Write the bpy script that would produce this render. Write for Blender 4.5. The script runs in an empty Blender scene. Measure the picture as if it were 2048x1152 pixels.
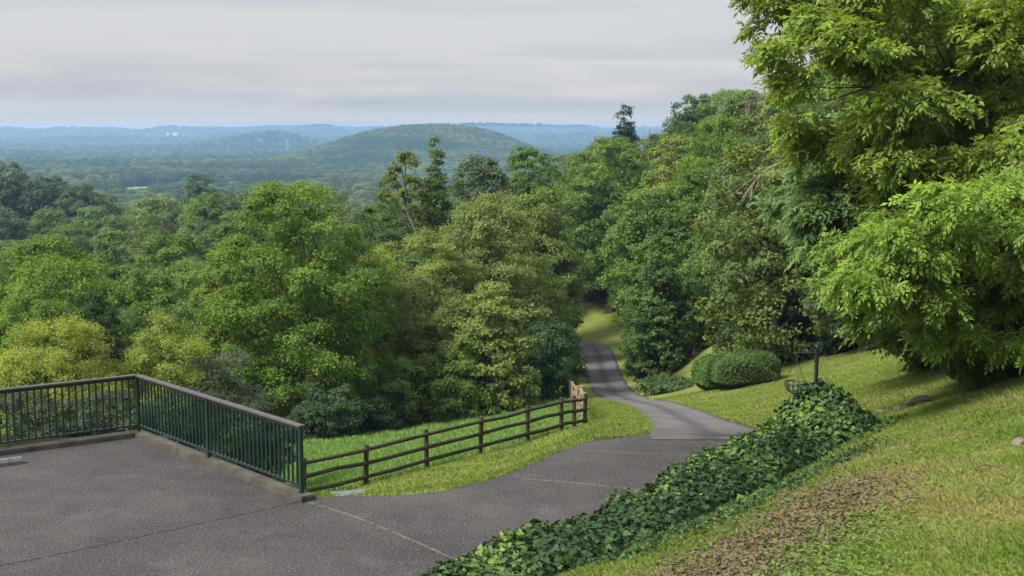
import bpy, bmesh, math, random
import numpy as np
from mathutils import Vector, Matrix

random.seed(7)
S = bpy.context.scene
COL = S.collection
PI = math.pi

# ------------------------------------------------------------------ camera
F = 2560.0                                   # focal length in photo pixels
PITCH = math.atan(311.0 / F)
CZ = 5.9
cp, sp = math.cos(PITCH), math.sin(PITCH)
cam_d = bpy.data.cameras.new('camera')
cam_d.lens = 45.0; cam_d.sensor_width = 36.0
cam_d.clip_start = 0.1; cam_d.clip_end = 60000.0
cam = bpy.data.objects.new('camera', cam_d); COL.objects.link(cam)
cam.location = (0, 0, CZ); cam.rotation_euler = (PI / 2 - PITCH, 0, 0)
S.camera = cam

# ------------------------------------------------------------------ sky, sun, exposure
SUN_EL, SUN_AZ = math.radians(47), math.radians(-126)      # azimuth from +Y, clockwise: the sun is low on the left
sdir = Vector((math.sin(SUN_AZ) * math.cos(SUN_EL), math.cos(SUN_AZ) * math.cos(SUN_EL), math.sin(SUN_EL)))
sun_d = bpy.data.lights.new('sun', 'SUN'); sun_d.energy = 2.3; sun_d.angle = math.radians(20.0); sun_d.color = (1, .93, .80)
sun = bpy.data.objects.new('sun', sun_d); COL.objects.link(sun)
sun.rotation_euler = sdir.to_track_quat('Z', 'Y').to_euler(); sun.location = (-60, -30, 60)
W = bpy.data.worlds.new('World'); S.world = W; W.use_nodes = True
SKY_STRENGTH = 0.10
def world():
    n = W.node_tree.nodes; l = W.node_tree.links; n.clear()
    out = n.new('ShaderNodeOutputWorld'); bg = n.new('ShaderNodeBackground'); bg.inputs[1].default_value = SKY_STRENGTH
    l.new(bg.outputs[0], out.inputs[0])
    sky = n.new('ShaderNodeTexSky'); sky.sky_type = 'NISHITA'; sky.sun_disc = False
    sky.sun_elevation = SUN_EL; sky.sun_rotation = SUN_AZ; sky.dust_density = 3.0
    tc = n.new('ShaderNodeTexCoord'); sx = n.new('ShaderNodeSeparateXYZ'); l.new(tc.outputs['Generated'], sx.inputs[0])
    zz = n.new('ShaderNodeMath'); zz.operation = 'ADD'; zz.inputs[1].default_value = 0.09; l.new(sx.outputs[2], zz.inputs[0])
    zm = n.new('ShaderNodeMath'); zm.operation = 'MAXIMUM'; zm.inputs[1].default_value = 0.05; l.new(zz.outputs[0], zm.inputs[0])
    dx = n.new('ShaderNodeMath'); dx.operation = 'DIVIDE'; l.new(sx.outputs[0], dx.inputs[0]); l.new(zm.outputs[0], dx.inputs[1])
    dy = n.new('ShaderNodeMath'); dy.operation = 'DIVIDE'; l.new(sx.outputs[1], dy.inputs[0]); l.new(zm.outputs[0], dy.inputs[1])
    cb = n.new('ShaderNodeCombineXYZ'); l.new(dx.outputs[0], cb.inputs[0]); l.new(dy.outputs[0], cb.inputs[1])
    def layer(sc, rot, scale, det, lo, hi):
        mp = n.new('ShaderNodeMapping'); mp.inputs['Scale'].default_value = sc; mp.inputs['Rotation'].default_value = (0, 0, rot)
        l.new(cb.outputs[0], mp.inputs[0])
        nz = n.new('ShaderNodeTexNoise'); nz.inputs['Scale'].default_value = scale; nz.inputs['Detail'].default_value = det
        nz.inputs['Roughness'].default_value = .55; nz.inputs['Distortion'].default_value = .4
        l.new(mp.outputs[0], nz.inputs['Vector'])
        mr = n.new('ShaderNodeMapRange'); mr.inputs[1].default_value = lo; mr.inputs[2].default_value = hi; l.new(nz.outputs[0], mr.inputs[0])
        return mr.outputs[0]
    a = layer((.16, .75, 1), .10, 1.3, 8, .35, .75)
    b = layer((.30, 1.0, 1), -.06, .9, 9, .50, .72)
    def mix(f, c1, c2, blend='MIX'):
        m = n.new('ShaderNodeMix'); m.data_type = 'RGBA'; m.blend_type = blend
        for k, v in ((0, f), (6, c1), (7, c2)):
            if isinstance(v, (tuple, float, int)): m.inputs[k].default_value = v
            else: l.new(v, m.inputs[k])
        return m.outputs[2]
    k = 0.1 / SKY_STRENGTH
    def C(r, g, b_): return (r * k, g * k, b_ * k, 1)
    # height gradient of the cloud sheet: warm and pale low, bluer above
    hg = n.new('ShaderNodeMapRange'); hg.inputs[1].default_value = 0.0; hg.inputs[2].default_value = .30; l.new(sx.outputs[2], hg.inputs[0])
    base = mix(hg.outputs[0], C(1.74, 1.66, 1.64), C(1.46, 1.58, 1.74))
    cl = mix(a, base, C(1.86, 1.83, 1.86))
    bf = n.new('ShaderNodeMath'); bf.operation = 'MULTIPLY'; bf.inputs[1].default_value = .8; l.new(b, bf.inputs[0])
    cl2 = mix(bf.outputs[0], cl, C(1.12, 1.21, 1.38))
    e1 = n.new('ShaderNodeMapRange'); e1.interpolation_type = 'SMOOTHSTEP'; e1.inputs[1].default_value = .012; e1.inputs[2].default_value = .034; l.new(sx.outputs[2], e1.inputs[0])
    e2 = n.new('ShaderNodeMapRange'); e2.interpolation_type = 'SMOOTHSTEP'; e2.inputs[1].default_value = .075; e2.inputs[2].default_value = .040; l.new(sx.outputs[2], e2.inputs[0])
    em = n.new('ShaderNodeMath'); em.operation = 'MULTIPLY'; l.new(e1.outputs[0], em.inputs[0]); l.new(e2.outputs[0], em.inputs[1])
    mp = n.new('ShaderNodeMapping'); mp.inputs['Scale'].default_value = (1, 1, 5.5); l.new(tc.outputs['Generated'], mp.inputs[0])
    def puff(scale, lo, hi, amt):
        nz = n.new('ShaderNodeTexNoise'); nz.inputs['Scale'].default_value = scale; nz.inputs['Detail'].default_value = 9; nz.inputs['Roughness'].default_value = .6; l.new(mp.outputs[0], nz.inputs['Vector'])
        mr = n.new('ShaderNodeMapRange'); mr.inputs[1].default_value = lo; mr.inputs[2].default_value = hi; mr.inputs[4].default_value = amt; l.new(nz.outputs[0], mr.inputs[0])
        mm = n.new('ShaderNodeMath'); mm.operation = 'MULTIPLY'; l.new(mr.outputs[0], mm.inputs[0]); l.new(em.outputs[0], mm.inputs[1]); return mm.outputs[0]
    cl2 = mix(puff(5.5, .45, .62, .55), cl2, C(1.26, 1.30, 1.42)); cl2 = mix(puff(9.0, .55, .70, .7), cl2, C(2.05, 1.94, 1.92))
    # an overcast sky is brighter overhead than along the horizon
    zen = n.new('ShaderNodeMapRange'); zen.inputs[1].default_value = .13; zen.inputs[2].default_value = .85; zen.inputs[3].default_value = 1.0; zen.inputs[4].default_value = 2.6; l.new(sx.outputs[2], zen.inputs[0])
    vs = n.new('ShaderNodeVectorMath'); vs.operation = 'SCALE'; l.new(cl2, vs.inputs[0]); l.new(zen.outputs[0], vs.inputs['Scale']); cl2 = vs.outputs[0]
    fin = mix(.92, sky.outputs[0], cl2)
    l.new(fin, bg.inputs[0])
world()
S.view_settings.view_transform = 'Standard'; S.view_settings.look = 'None'
S.view_settings.exposure = 1.9; S.view_settings.gamma = 1.0; S.view_settings.use_curve_mapping = False
cy = S.cycles
cy.max_bounces = 8; cy.diffuse_bounces = 5; cy.glossy_bounces = 2; cy.transmission_bounces = 6; cy.volume_bounces = 0; cy.transparent_max_bounces = 4
cy.use_denoising = True; cy.caustics_reflective = False; cy.caustics_refractive = False

# ------------------------------------------------------------------ helpers
def ray(u, v):
    xc, yc = (u - 1024) / F, (576 - v) / F
    return np.array((xc, cp + yc * sp, -sp + yc * cp))
def at(u, v, Y):
    d = ray(u, v); p = d * (Y / d[1]); return np.array((p[0], p[1], p[2] + CZ))
def on_z(u, v, z=0.0):
    d = ray(u, v); t = (z - CZ) / d[2]; p = d * t; return np.array((p[0], p[1], z))

def set_props(o, label=None, cat=None, group=None, kind=None):
    if label: o['label'] = label
    if cat: o['category'] = cat
    if group: o['group'] = group
    if kind: o['kind'] = kind
    return o
def mk_mesh(name, V, Fs, mats, tint=None, mat_idx=None, smooth=False, vattr=None):
    """V (n,3); Fs: list of (m,k) index arrays; tint: one float per face"""
    me = bpy.data.meshes.new(name)
    V = np.asarray(V, np.float32); me.vertices.add(len(V)); me.vertices.foreach_set('co', V.ravel())
    Fs = [np.asarray(f, np.int32) for f in Fs if len(f)]
    nl = sum(f.size for f in Fs); nf = sum(len(f) for f in Fs)
    me.loops.add(nl); me.polygons.add(nf)
    me.loops.foreach_set('vertex_index', np.concatenate([f.ravel() for f in Fs]))
    tot = np.concatenate([np.full(len(f), f.shape[1], np.int32) for f in Fs])
    start = np.concatenate(([0], np.cumsum(tot)[:-1])).astype(np.int32)
    me.polygons.foreach_set('loop_start', start)
    if smooth: me.polygons.foreach_set('use_smooth', np.ones(nf, bool))
    for m in (mats if isinstance(mats, (list, tuple)) else [mats]): me.materials.append(m)
    if mat_idx is not None: me.polygons.foreach_set('material_index', np.asarray(mat_idx, np.int32))
    if tint is not None:
        a = me.attributes.new('tint', 'FLOAT', 'FACE'); a.data.foreach_set('value', np.asarray(tint, np.float32))
    for k, val in (vattr or {}).items():
        a = me.attributes.new(k, 'FLOAT', 'POINT'); a.data.foreach_set('value', np.asarray(val, np.float32))
    me.update(calc_edges=True); me.validate()
    return me
def link(name, me, parent=None, loc=None):
    o = bpy.data.objects.new(name, me); COL.objects.link(o)
    if parent is not None: o.parent = parent
    if loc is not None: o.location = loc
    return o
def thing(name, label, cat, loc=(0, 0, 0), rz=0.0, group=None):
    o = bpy.data.objects.new(name, None); COL.objects.link(o); o.empty_display_size = .3
    o.location = loc; o.rotation_euler = (0, 0, rz)
    return set_props(o, label, cat, group)
class MB:
    """collects simple shapes into one mesh"""
    def __init__(s): s.V = []; s.F = []; s.n = 0
    def add(s, V, Fl):
        V = np.asarray(V, float); s.V.append(V); s.F += [tuple(i + s.n for i in f) for f in Fl]; s.n += len(V)
    def box(s, c, size, rz=0.0, tilt=None):
        x, y, z = np.array(size) / 2
        P = np.array([(a, b, d) for a in (-x, x) for b in (-y, y) for d in (-z, z)])
        if tilt is not None: P = P @ np.array(tilt).T
        R = np.array(((math.cos(rz), -math.sin(rz), 0), (math.sin(rz), math.cos(rz), 0), (0, 0, 1)))
        s.add(P @ R.T + np.array(c), [(0, 1, 3, 2), (4, 6, 7, 5), (0, 4, 5, 1), (2, 3, 7, 6), (0, 2, 6, 4), (1, 5, 7, 3)])
    def bar(s, a, b, w, h, roll_up=(0, 0, 1)):
        a = np.array(a, float); b = np.array(b, float); d = b - a; d /= np.linalg.norm(d)
        sd = np.cross(d, roll_up); sd /= np.linalg.norm(sd); up = np.cross(sd, d)
        P = [p + sd * sx * w / 2 + up * sy * h / 2 for p in (a, b) for sx, sy in ((-1, -1), (1, -1), (1, 1), (-1, 1))]
        s.add(P, [(3, 2, 1, 0), (4, 5, 6, 7), (0, 1, 5, 4), (1, 2, 6, 5), (2, 3, 7, 6), (3, 0, 4, 7)])
    def tube(s, pts, radii, k=8, cap=True):
        V, Fq, caps = tube_arrays(pts, radii, k)
        s.add(V, [tuple(f) for f in Fq] + ([tuple(c) for c in caps] if cap else []))
    def build(s, name, mat, parent=None, bevel=0.0, smooth=False):
        me = bpy.data.meshes.new(name); me.from_pydata([tuple(v) for v in np.concatenate(s.V)], [], s.F); me.materials.append(mat)
        if bevel:
            bm = bmesh.new(); bm.from_mesh(me)
            bmesh.ops.bevel(bm, geom=bm.edges[:], offset=bevel, segments=2, affect='EDGES', profile=.6, clamp_overlap=True)
            bm.to_mesh(me); bm.free()
        if smooth:
            for p in me.polygons: p.use_smooth = True
        me.update()
        return link(name, me, parent)
def tube_arrays(pts, radii, k=6):
    pts = np.asarray(pts, float); n = len(pts); radii = np.broadcast_to(np.asarray(radii, float), (n,))
    V = []; ref = np.array((.37, .81, .45))
    for i in range(n):
        d = pts[min(i + 1, n - 1)] - pts[max(i - 1, 0)]; d /= (np.linalg.norm(d) + 1e-9)
        a = np.cross(d, ref); a /= (np.linalg.norm(a) + 1e-9); b = np.cross(d, a)
        for j in range(k):
            t = 2 * PI * j / k; V.append(pts[i] + radii[i] * (a * math.cos(t) + b * math.sin(t)))
    Fq = [(i * k + j, i * k + (j + 1) % k, (i + 1) * k + (j + 1) % k, (i + 1) * k + j) for i in range(n - 1) for j in range(k)]
    return np.array(V), np.array(Fq), [list(range(k))[::-1], list(range((n - 1) * k, n * k))]

def norm(a): return a / (np.linalg.norm(a, axis=-1, keepdims=True) + 1e-9)
_rn = np.random.RandomState(3)
_NW = [(_rn.uniform(0, 2 * PI), _rn.uniform(0, 2 * PI), _rn.uniform(.6, 1.7)) for _ in range(14)]
def wav(x, y, sc):
    """smooth pseudo noise, about -1..1, features about sc metres across"""
    r = 0
    for a, ph, fr in _NW: r = r + np.sin((x * math.cos(a) + y * math.sin(a)) * fr * 2.2 / sc + ph + 1.3 * np.sin((x * math.sin(a) - y * math.cos(a)) * 1.1 / sc + 2 * ph))
    return r / 5.0
def inpoly(x, y, poly):
    x = np.asarray(x); y = np.asarray(y); r = np.zeros(x.shape, bool); n = len(poly)
    for i in range(n):
        x1, y1 = poly[i][:2]; x2, y2 = poly[(i + 1) % n][:2]
        c = ((y1 > y) != (y2 > y)) & (x < (x2 - x1) * (y - y1) / ((y2 - y1) + 1e-12) + x1)
        r ^= c
    return r
def polydist(x, y, P):
    """distance to polyline and the parameter (in metres) along it, signed + on its right-hand side"""
    x = np.asarray(x, float); y = np.asarray(y, float)
    best = np.full(x.shape, 1e9); sg = np.zeros(x.shape); par = np.zeros(x.shape); acc = 0
    for i in range(len(P) - 1):
        a = np.array(P[i][:2]); b = np.array(P[i + 1][:2]); d = b - a; L = np.hypot(*d)
        t = np.clip(((x - a[0]) * d[0] + (y - a[1]) * d[1]) / L ** 2, 0, 1)
        px, py = x - a[0] - t * d[0], y - a[1] - t * d[1]; r = np.hypot(px, py)
        m = r < best; best = np.where(m, r, best); par = np.where(m, acc + t * L, par)
        sg = np.where(m, np.where((d[0] * py - d[1] * px) < 0, 1, -1), sg); acc += L
    return best, sg, par

# ------------------------------------------------------------------ materials
class NT:
    def __init__(s, name):
        s.m = bpy.data.materials.new(name); s.m.use_nodes = True; s.n = s.m.node_tree.nodes; s.l = s.m.node_tree.links; s.n.clear()
        s.out = s.n.new('ShaderNodeOutputMaterial')
    def inp(s, sock, v):
        if v is None: return
        if isinstance(v, bpy.types.NodeSocket): s.l.new(v, sock)
        elif isinstance(v, tuple) and len(v) == 3 and sock.type == 'RGBA': sock.default_value = (*v, 1)
        else: sock.default_value = v
    def mix(s, f, a, b, blend='MIX'):
        m = s.n.new('ShaderNodeMix'); m.data_type = 'RGBA'; m.blend_type = blend
        s.inp(m.inputs[0], f); s.inp(m.inputs[6], a); s.inp(m.inputs[7], b); return m.outputs[2]
    def math(s, op, a, b=None, c=None):
        m = s.n.new('ShaderNodeMath'); m.operation = op
        for i, v in enumerate((a, b, c)): s.inp(m.inputs[i], v)
        return m.outputs[0]
    def rng(s, v, a, b, c=0.0, d=1.0):
        m = s.n.new('ShaderNodeMapRange'); s.inp(m.inputs[0], v)
        for i, k in enumerate((a, b, c, d)): m.inputs[i + 1].default_value = k
        return m.outputs[0]
    def attr(s, name): a = s.n.new('ShaderNodeAttribute'); a.attribute_name = name; return a.outputs['Fac']
    def objcoord(s): return s.n.new('ShaderNodeTexCoord').outputs['Object']
    def pos(s): return s.n.new('ShaderNodeNewGeometry').outputs['Position']
    def scalev(s, v, sc):
        m = s.n.new('ShaderNodeMapping'); s.l.new(v, m.inputs[0]); m.inputs['Scale'].default_value = sc; return m.outputs[0]
    def noise(s, vec, scale, detail=4, rough=.55, out=0):
        t = s.n.new('ShaderNodeTexNoise'); t.inputs['Scale'].default_value = scale; t.inputs['Detail'].default_value = detail; t.inputs['Roughness'].default_value = rough
        if vec is not None: s.l.new(vec, t.inputs['Vector'])
        return t.outputs[out]
    def voro(s, vec, scale, out=0):
        t = s.n.new('ShaderNodeTexVoronoi'); t.inputs['Scale'].default_value = scale; s.l.new(vec, t.inputs['Vector']); return t.outputs[out]
    def bump(s, h, strength, dist=.02):
        b = s.n.new('ShaderNodeBump'); b.inputs['Strength'].default_value = strength; b.inputs['Distance'].default_value = dist; s.l.new(h, b.inputs['Height']); return b.outputs[0]
    def pbr(s, col, rough=.8, spec=.3, normal=None, metal=0.0):
        b = s.n.new('ShaderNodeBsdfPrincipled'); s.inp(b.inputs['Base Color'], col); s.inp(b.inputs['Roughness'], rough)
        b.inputs['Specular IOR Level'].default_value = spec; b.inputs['Metallic'].default_value = metal
        if normal is not None: s.l.new(normal, b.inputs['Normal'])
        return b.outputs[0]
    def done(s, sh): s.l.new(sh, s.out.inputs[0]); return s.m

def leaf_mat(name, use_obj=True, base=None, warm=.5, trans=.40, spec=.12, rough=.55, vary=1.0, rand=False, hi=None):
    t = NT(name); tint = t.attr('tint')
    oi = t.n.new('ShaderNodeObjectInfo')
    c0 = oi.outputs['Color'] if use_obj else base
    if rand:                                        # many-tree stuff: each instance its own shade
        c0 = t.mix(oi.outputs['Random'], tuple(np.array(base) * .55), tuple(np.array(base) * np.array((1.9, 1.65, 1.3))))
        p = t.pos(); c0 = t.mix(t.rng(t.noise(p, .006, 3), .42, .60), c0, tuple(np.array(base) * np.array((.42, .55, .7))))  # dark patches by position paint the shade between tree clumps into the colour
    if use_obj: c0 = t.mix(1.0, c0, (1.02, 1.02, 1.4), 'MULTIPLY')
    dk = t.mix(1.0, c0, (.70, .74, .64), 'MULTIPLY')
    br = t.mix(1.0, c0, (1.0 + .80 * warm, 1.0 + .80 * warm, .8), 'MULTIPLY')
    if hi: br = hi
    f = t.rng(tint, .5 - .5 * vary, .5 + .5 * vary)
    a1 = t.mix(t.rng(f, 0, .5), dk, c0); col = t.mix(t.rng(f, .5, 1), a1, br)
    pb = t.pbr(col, rough, spec)
    tr = t.n.new('ShaderNodeBsdfTranslucent'); t.inp(tr.inputs[0], t.mix(1.0, col, (1.35, 1.25, .55), 'MULTIPLY'))
    mx = t.n.new('ShaderNodeMixShader'); mx.inputs[0].default_value = trans
    t.l.new(pb, mx.inputs[1]); t.l.new(tr.outputs[0], mx.inputs[2])
    return t.done(mx.outputs[0])
M_LEAF = leaf_mat('foliage')
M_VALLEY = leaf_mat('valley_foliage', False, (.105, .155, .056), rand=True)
M_IVY = leaf_mat('ivy_leaf', False, (.026, .056, .019), hi=(.105, .180, .032), trans=.15, spec=.2, rough=.5)
M_LITTER = leaf_mat('dead_leaf', False, (.108, .078, .060), warm=.5, trans=.1, spec=.15, rough=.7)
M_GRASS = leaf_mat('grass_blade', False, (.138, .205, .042), hi=(.220, .215, .075), trans=.35, spec=.15, rough=.6)
M_MEADOW = leaf_mat('meadow_blade', False, (.140, .245, .068), warm=.4, trans=.35, spec=.15, rough=.6)

def bark_mat(name, col, light):
    t = NT(name); p = t.objcoord()
    n1 = t.noise(t.scalev(p, (1, 1, .25)), 9, 6); n2 = t.noise(p, 1.2, 3)
    c = t.mix(t.rng(n1, .35, .65), tuple(np.array(col) * .55), col); c = t.mix(t.rng(n2, .5, .7), c, light)
    return t.done(t.pbr(c, .9, .1, t.bump(n1, .7, .03)))
M_BARK = bark_mat('bark', (.075, .062, .050), (.12, .115, .095))
M_DEAD = bark_mat('dead_wood', (.24, .20, .17), (.33, .29, .26))
M_STEM = bark_mat('ivy_stem', (.020, .034, .014), (.026, .04, .018))

def mat_lawn():
    t = NT('lawn_ground'); p = t.pos()
    dry, wood, mead = t.attr('dry'), t.attr('wood'), t.attr('mead')
    n1 = t.noise(p, 1.1, 6); n2 = t.noise(p, 14, 5, .7); n3 = t.noise(p, .25, 4)
    g = t.mix(t.rng(n1, .3, .7), (.125, .170, .030), (.195, .230, .042))
    g = t.mix(t.rng(n2, .3, .75), t.mix(1.0, g, (.55, .6, .6), 'MULTIPLY'), g)
    m = t.mix(t.rng(n1, .3, .7), (.095, .17, .040), (.14, .23, .060)); g = t.mix(mead, g, m)
    st = t.mix(t.rng(n2, .3, .7), (.15, .125, .055), (.22, .185, .085))
    g = t.mix(t.math('MULTIPLY', dry, t.rng(n1, .25, .6)), g, st)
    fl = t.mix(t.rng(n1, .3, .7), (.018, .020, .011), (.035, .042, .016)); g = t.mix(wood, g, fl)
    return t.done(t.pbr(g, .95, .1, t.bump(t.math('ADD', n2, n1), .9, .05)))
M_LAWN = mat_lawn()
def mat_valley():
    t = NT('valley_ground'); p = t.pos(); n1 = t.noise(p, .01, 6); n2 = t.noise(p, .12, 5)
    c = t.mix(t.rng(n1, .35, .65), (.040, .070, .030), (.06, .095, .036)); c = t.mix(t.rng(n2, .4, .7), c, (.045, .07, .03))
    return t.done(t.pbr(c, 1, .05))
M_VGROUND = mat_valley()
def mat_asphalt(name, c1, c2, track=False):
    t = NT(name); p = t.pos()
    sp_ = t.noise(p, 26, 3, .75); sp2 = t.voro(p, 38, 1); big = t.noise(p, .33, 6, .6); mid = t.noise(p, 2.1, 6, .65)
    c = t.mix(t.rng(big, .35, .66), c1, c2); pt = t.noise(p, .8, 7, .7); c = t.mix(t.math('MULTIPLY', t.rng(pt, .55, .72), .55), c, tuple(np.array(c2) * 1.55)); c = t.mix(t.math('MULTIPLY', t.rng(pt, .45, .30), .6), c, tuple(np.array(c1) * .62))
    c = t.mix(t.rng(mid, .3, .72), t.mix(1.0, c, (.74, .74, .76), 'MULTIPLY'), c)
    c = t.mix(t.rng(sp_, .36, .60), t.mix(1.0, c, (.50, .50, .52), 'MULTIPLY'), c)
    lt = t.math('GREATER_THAN', t.math('MULTIPLY', sp2, 1.0), .80)
    c = t.mix(t.math('MULTIPLY', t.rng(sp_, .55, .68), .38), c, (.20, .185, .175))
    if track:
        a = t.attr('across')
        c = t.mix(t.rng(t.math('ADD', t.attr('run'), t.math('MULTIPLY', t.math('SUBTRACT', mid, .5), 9.0)), 5.0, .5), c, tuple(np.array(c1) * .62))
        c = t.mix(t.math('MULTIPLY', t.rng(t.math('ABSOLUTE', t.math('ADD', a, .02)), .34, .06), t.rng(mid, .15, .6, .35, .95)), c, t.mix(1.0, c, (.52, .52, .54), 'MULTIPLY'))
        c = t.mix(t.rng(t.math('ABSOLUTE', a), .78, 1.0), c, t.mix(1.0, c, (.75, .75, .7), 'MULTIPLY'))
    return t.done(t.pbr(c, .9, .2, t.bump(t.math('ADD', sp_, t.math('MULTIPLY', mid, .6)), .8, .012)))
M_LOT = mat_asphalt('lot_asphalt', (.041, .038, .038), (.070, .065, .064))
M_ROAD = mat_asphalt('road_asphalt', (.114, .107, .108), (.158, .149, .150), True)
def mat_concrete(name, c1, c2):
    t = NT(name); p = t.objcoord(); n1 = t.noise(p, 2.2, 7, .65); n2 = t.noise(p, 30, 4)
    c = t.mix(t.rng(n1, .33, .66), c1, c2); c = t.mix(t.rng(n2, .45, .7), c, t.mix(1.0, c, (.7, .69, .66), 'MULTIPLY'))
    n3 = t.noise(t.scalev(p, (1, 1, .4)), 5, 6, .7); c = t.mix(t.math('MULTIPLY', t.rng(n3, .52, .68), .75), c, tuple(np.array(c1) * .45))
    return t.done(t.pbr(c, .9, .15, t.bump(t.math('ADD', n2, n3), .5, .012)))
M_CONC = mat_concrete('kerb_concrete', (.048, .044, .038), (.086, .080, .070))
M_STOP = mat_concrete('stop_concrete', (.10, .095, .10), (.16, .15, .155))
M_PALE = mat_concrete('pale_concrete', (.12, .13, .14), (.19, .20, .22))
M_ROCK = mat_concrete('fieldstone', (.10, .085, .070), (.23, .20, .175))
def mat_paint(name, c, rough=.4, wear=(.06, .05, .04)):
    t = NT(name); p = t.objcoord(); n1 = t.noise(p, 7, 5); n2 = t.noise(p, 45, 3)
    k = t.mix(t.rng(n1, .3, .7), tuple(np.array(c) * .8), tuple(np.array(c) * 1.25)); k = t.mix(t.rng(n2, .66, .74), k, wear)
    return t.done(t.pbr(k, rough, .45, t.bump(n2, .08, .004)))
M_GREEN = mat_paint('green_paint', (.009, .024, .019))
M_BLACK = mat_paint('black_iron', (.012, .013, .014), .5)
M_CAP = mat_paint('weathered_cap', (.056, .048, .047), .75, (.08, .07, .065))
def mat_wood(name, c1, c2):
    t = NT(name); p = t.objcoord(); n1 = t.noise(t.scalev(p, (2, 2, 2)), 6, 7, .65); n2 = t.noise(p, 1.4, 3)
    c = t.mix(t.rng(n1, .3, .7), c1, c2); c = t.mix(t.rng(n2, .5, .7), c, t.mix(1.0, c, (.7, .75, .65), 'MULTIPLY'))
    return t.done(t.pbr(c, .9, .1, t.bump(n1, .5, .01)))
M_FENCE = mat_wood('fence_wood', (.030, .025, .018), (.070, .058, .042))
M_FENCEL = mat_wood('sunlit_fence_wood', (.13, .10, .065), (.24, .19, .125))  # paler copy of the fence wood: sunlight on the posts put into the colour
M_TWIG = mat_wood('twig_wood', (.07, .05, .035), (.13, .10, .07))
def flat(name, c, rough=.8): t = NT(name); return t.done(t.pbr(t.mix(t.rng(t.noise(t.objcoord(), 3, 4), .3, .7), tuple(np.array(c) * .85), c), rough, .2))
M_WALLW = flat('white_siding', (.62, .62, .60)); M_ROOFG = flat('grey_roof', (.40, .40, .42)); M_WIRE = flat('wire', (.10, .10, .11))
M_SEAM_D = flat('dark_seam', (.022, .020, .019)); M_SEAM_L = flat('pale_seam', (.098, .090, .082), .95)
def mat_field(name, c1, c2):
    t = NT(name); p = t.pos(); return t.done(t.pbr(t.mix(t.rng(t.noise(p, .03, 5), .3, .7), c1, c2), 1, .05))
M_FIELD = mat_field('hay_field', (.12, .16, .05), (.16, .19, .065))

# ------------------------------------------------------------------ ground plan
RZ = .10                                                         # kerb top
Cc = on_z(278, 861, RZ); Ce = on_z(604, 985, RZ); Cl = on_z(0, 898, RZ)
dR = (Ce - Cc)[:2]; LR = np.hypot(*dR); dR /= LR
dL = (Cl - Cc)[:2]; dL /= np.hypot(*dL)
nR = np.array((dR[1], -dR[0])); nR *= np.sign(np.dot(nR, -Cc[:2]))        # towards the camera side
nL = np.array((-dL[1], dL[0])); nL *= np.sign(np.dot(nL, -Cc[:2]))
def mitre(o):
    # corner of the two lines offset by o to the inside
    A = np.array((nR, nL)); b = np.array((np.dot(nR, Cc[:2]) + o, np.dot(nL, Cc[:2]) + o)); return np.linalg.solve(A, b)
LEFT = 9.0
KO, KI = -.12, .15
kerb_poly = [Cc[:2] + dL * LEFT + nL * KO, mitre(KO), Cc[:2] + dR * (LR + .22) + nR * KO,
             Cc[:2] + dR * (LR + .22) + nR * KI, mitre(KI), Cc[:2] + dL * LEFT + nL * KI]
edge_px = [(640, 993), (700, 992), (770, 991), (840, 987), (900, 978), (960, 963), (1010, 948), (1060, 928), (1110, 906), (1150, 890), (1178, 881), (1235, 874), (1300, 867)]
lot_poly = [kerb_poly[5], kerb_poly[4], kerb_poly[3]] + [on_z(u, v)[:2] for u, v in edge_px] + \
           [on_z(1546, 869)[:2], np.array((5.2, 22.9)), np.array((4.55, 21.9)), np.array((3.9, 21.0)), np.array((3.15, 19.9)), np.array((2.3, 18.5)), np.array((1.05, 17.1)), np.array((.1, 16.0)), np.array((-.9, 14.8)), np.array((-2.3, 12.0)), np.array((-3.9, 9.0)), np.array((-3.9, -6.0)), np.array((-25., -6.0)), np.array((-25., 20.0))]
road_px = [(1298, 869, 1548, 871, 24.2), (1305, 853, 1488, 854, 30), (1294, 838, 1440, 838, 37), (1277, 823, 1400, 822, 45), (1249, 809, 1345, 806, 54), (1212, 799, 1298, 797, 63),
           (1188, 785, 1269, 785, 72), (1177, 765, 1251, 765, 83), (1171, 740, 1239, 740, 94), (1167, 715, 1230, 715, 104), (1163, 700, 1222, 699, 111), (1152, 691, 1208, 689, 116), (1128, 687, 1190, 685, 120), (1085, 684, 1150, 682, 124)]
road_L = np.array([at(a, b, Y) for a, b, c, d, Y in road_px]); road_R = np.array([at(c, d, Y) for a, b, c, d, Y in road_px])
ivy_ridge = [np.array(p) for p in ((-4.2, 9.0), (-2.6, 12.2), (-1.15, 15.0), (-.15, 16.2), (.85, 17.3), (2.1, 18.7), (2.95, 20.1), (3.75, 21.1), (4.7, 22.4), (5.5, 23.3))]

ctrl = []
def g(u, v, Y): ctrl.append(at(u, v, Y))
def w(x, y, z): ctrl.append(np.array((x, y, z), float))
for p in lot_poly[:-1]:
    w(p[0], p[1], 0)
for p in ((-8, 10), (-15, 15), (-4, 18), (-4, 15), (-12, 22), (0, 20), (1, 23), (3, 24)): w(*p, 0)
def catm(P, n):
    out = []
    for s in np.linspace(0, len(P) - 1, n):
        i = min(int(s), len(P) - 2); u = s - i; p0, p1, p2, p3 = P[max(i - 1, 0)], P[i], P[i + 1], P[min(i + 2, len(P) - 1)]
        out.append(.5 * (2 * p1 + (p2 - p0) * u + (2 * p0 - 5 * p1 + 4 * p2 - p3) * u * u + (3 * p1 - p0 - 3 * p2 + p3) * u ** 3))
    return np.array(out)
for a, b in list(zip(catm(road_L, 66), catm(road_R, 66)))[2:]:
    e_ = (b - a) * .45; ctrl.extend((a, b)); ctrl.append(a - e_ * (1, 1, .2) + np.array((0, 0, .02)))
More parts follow.
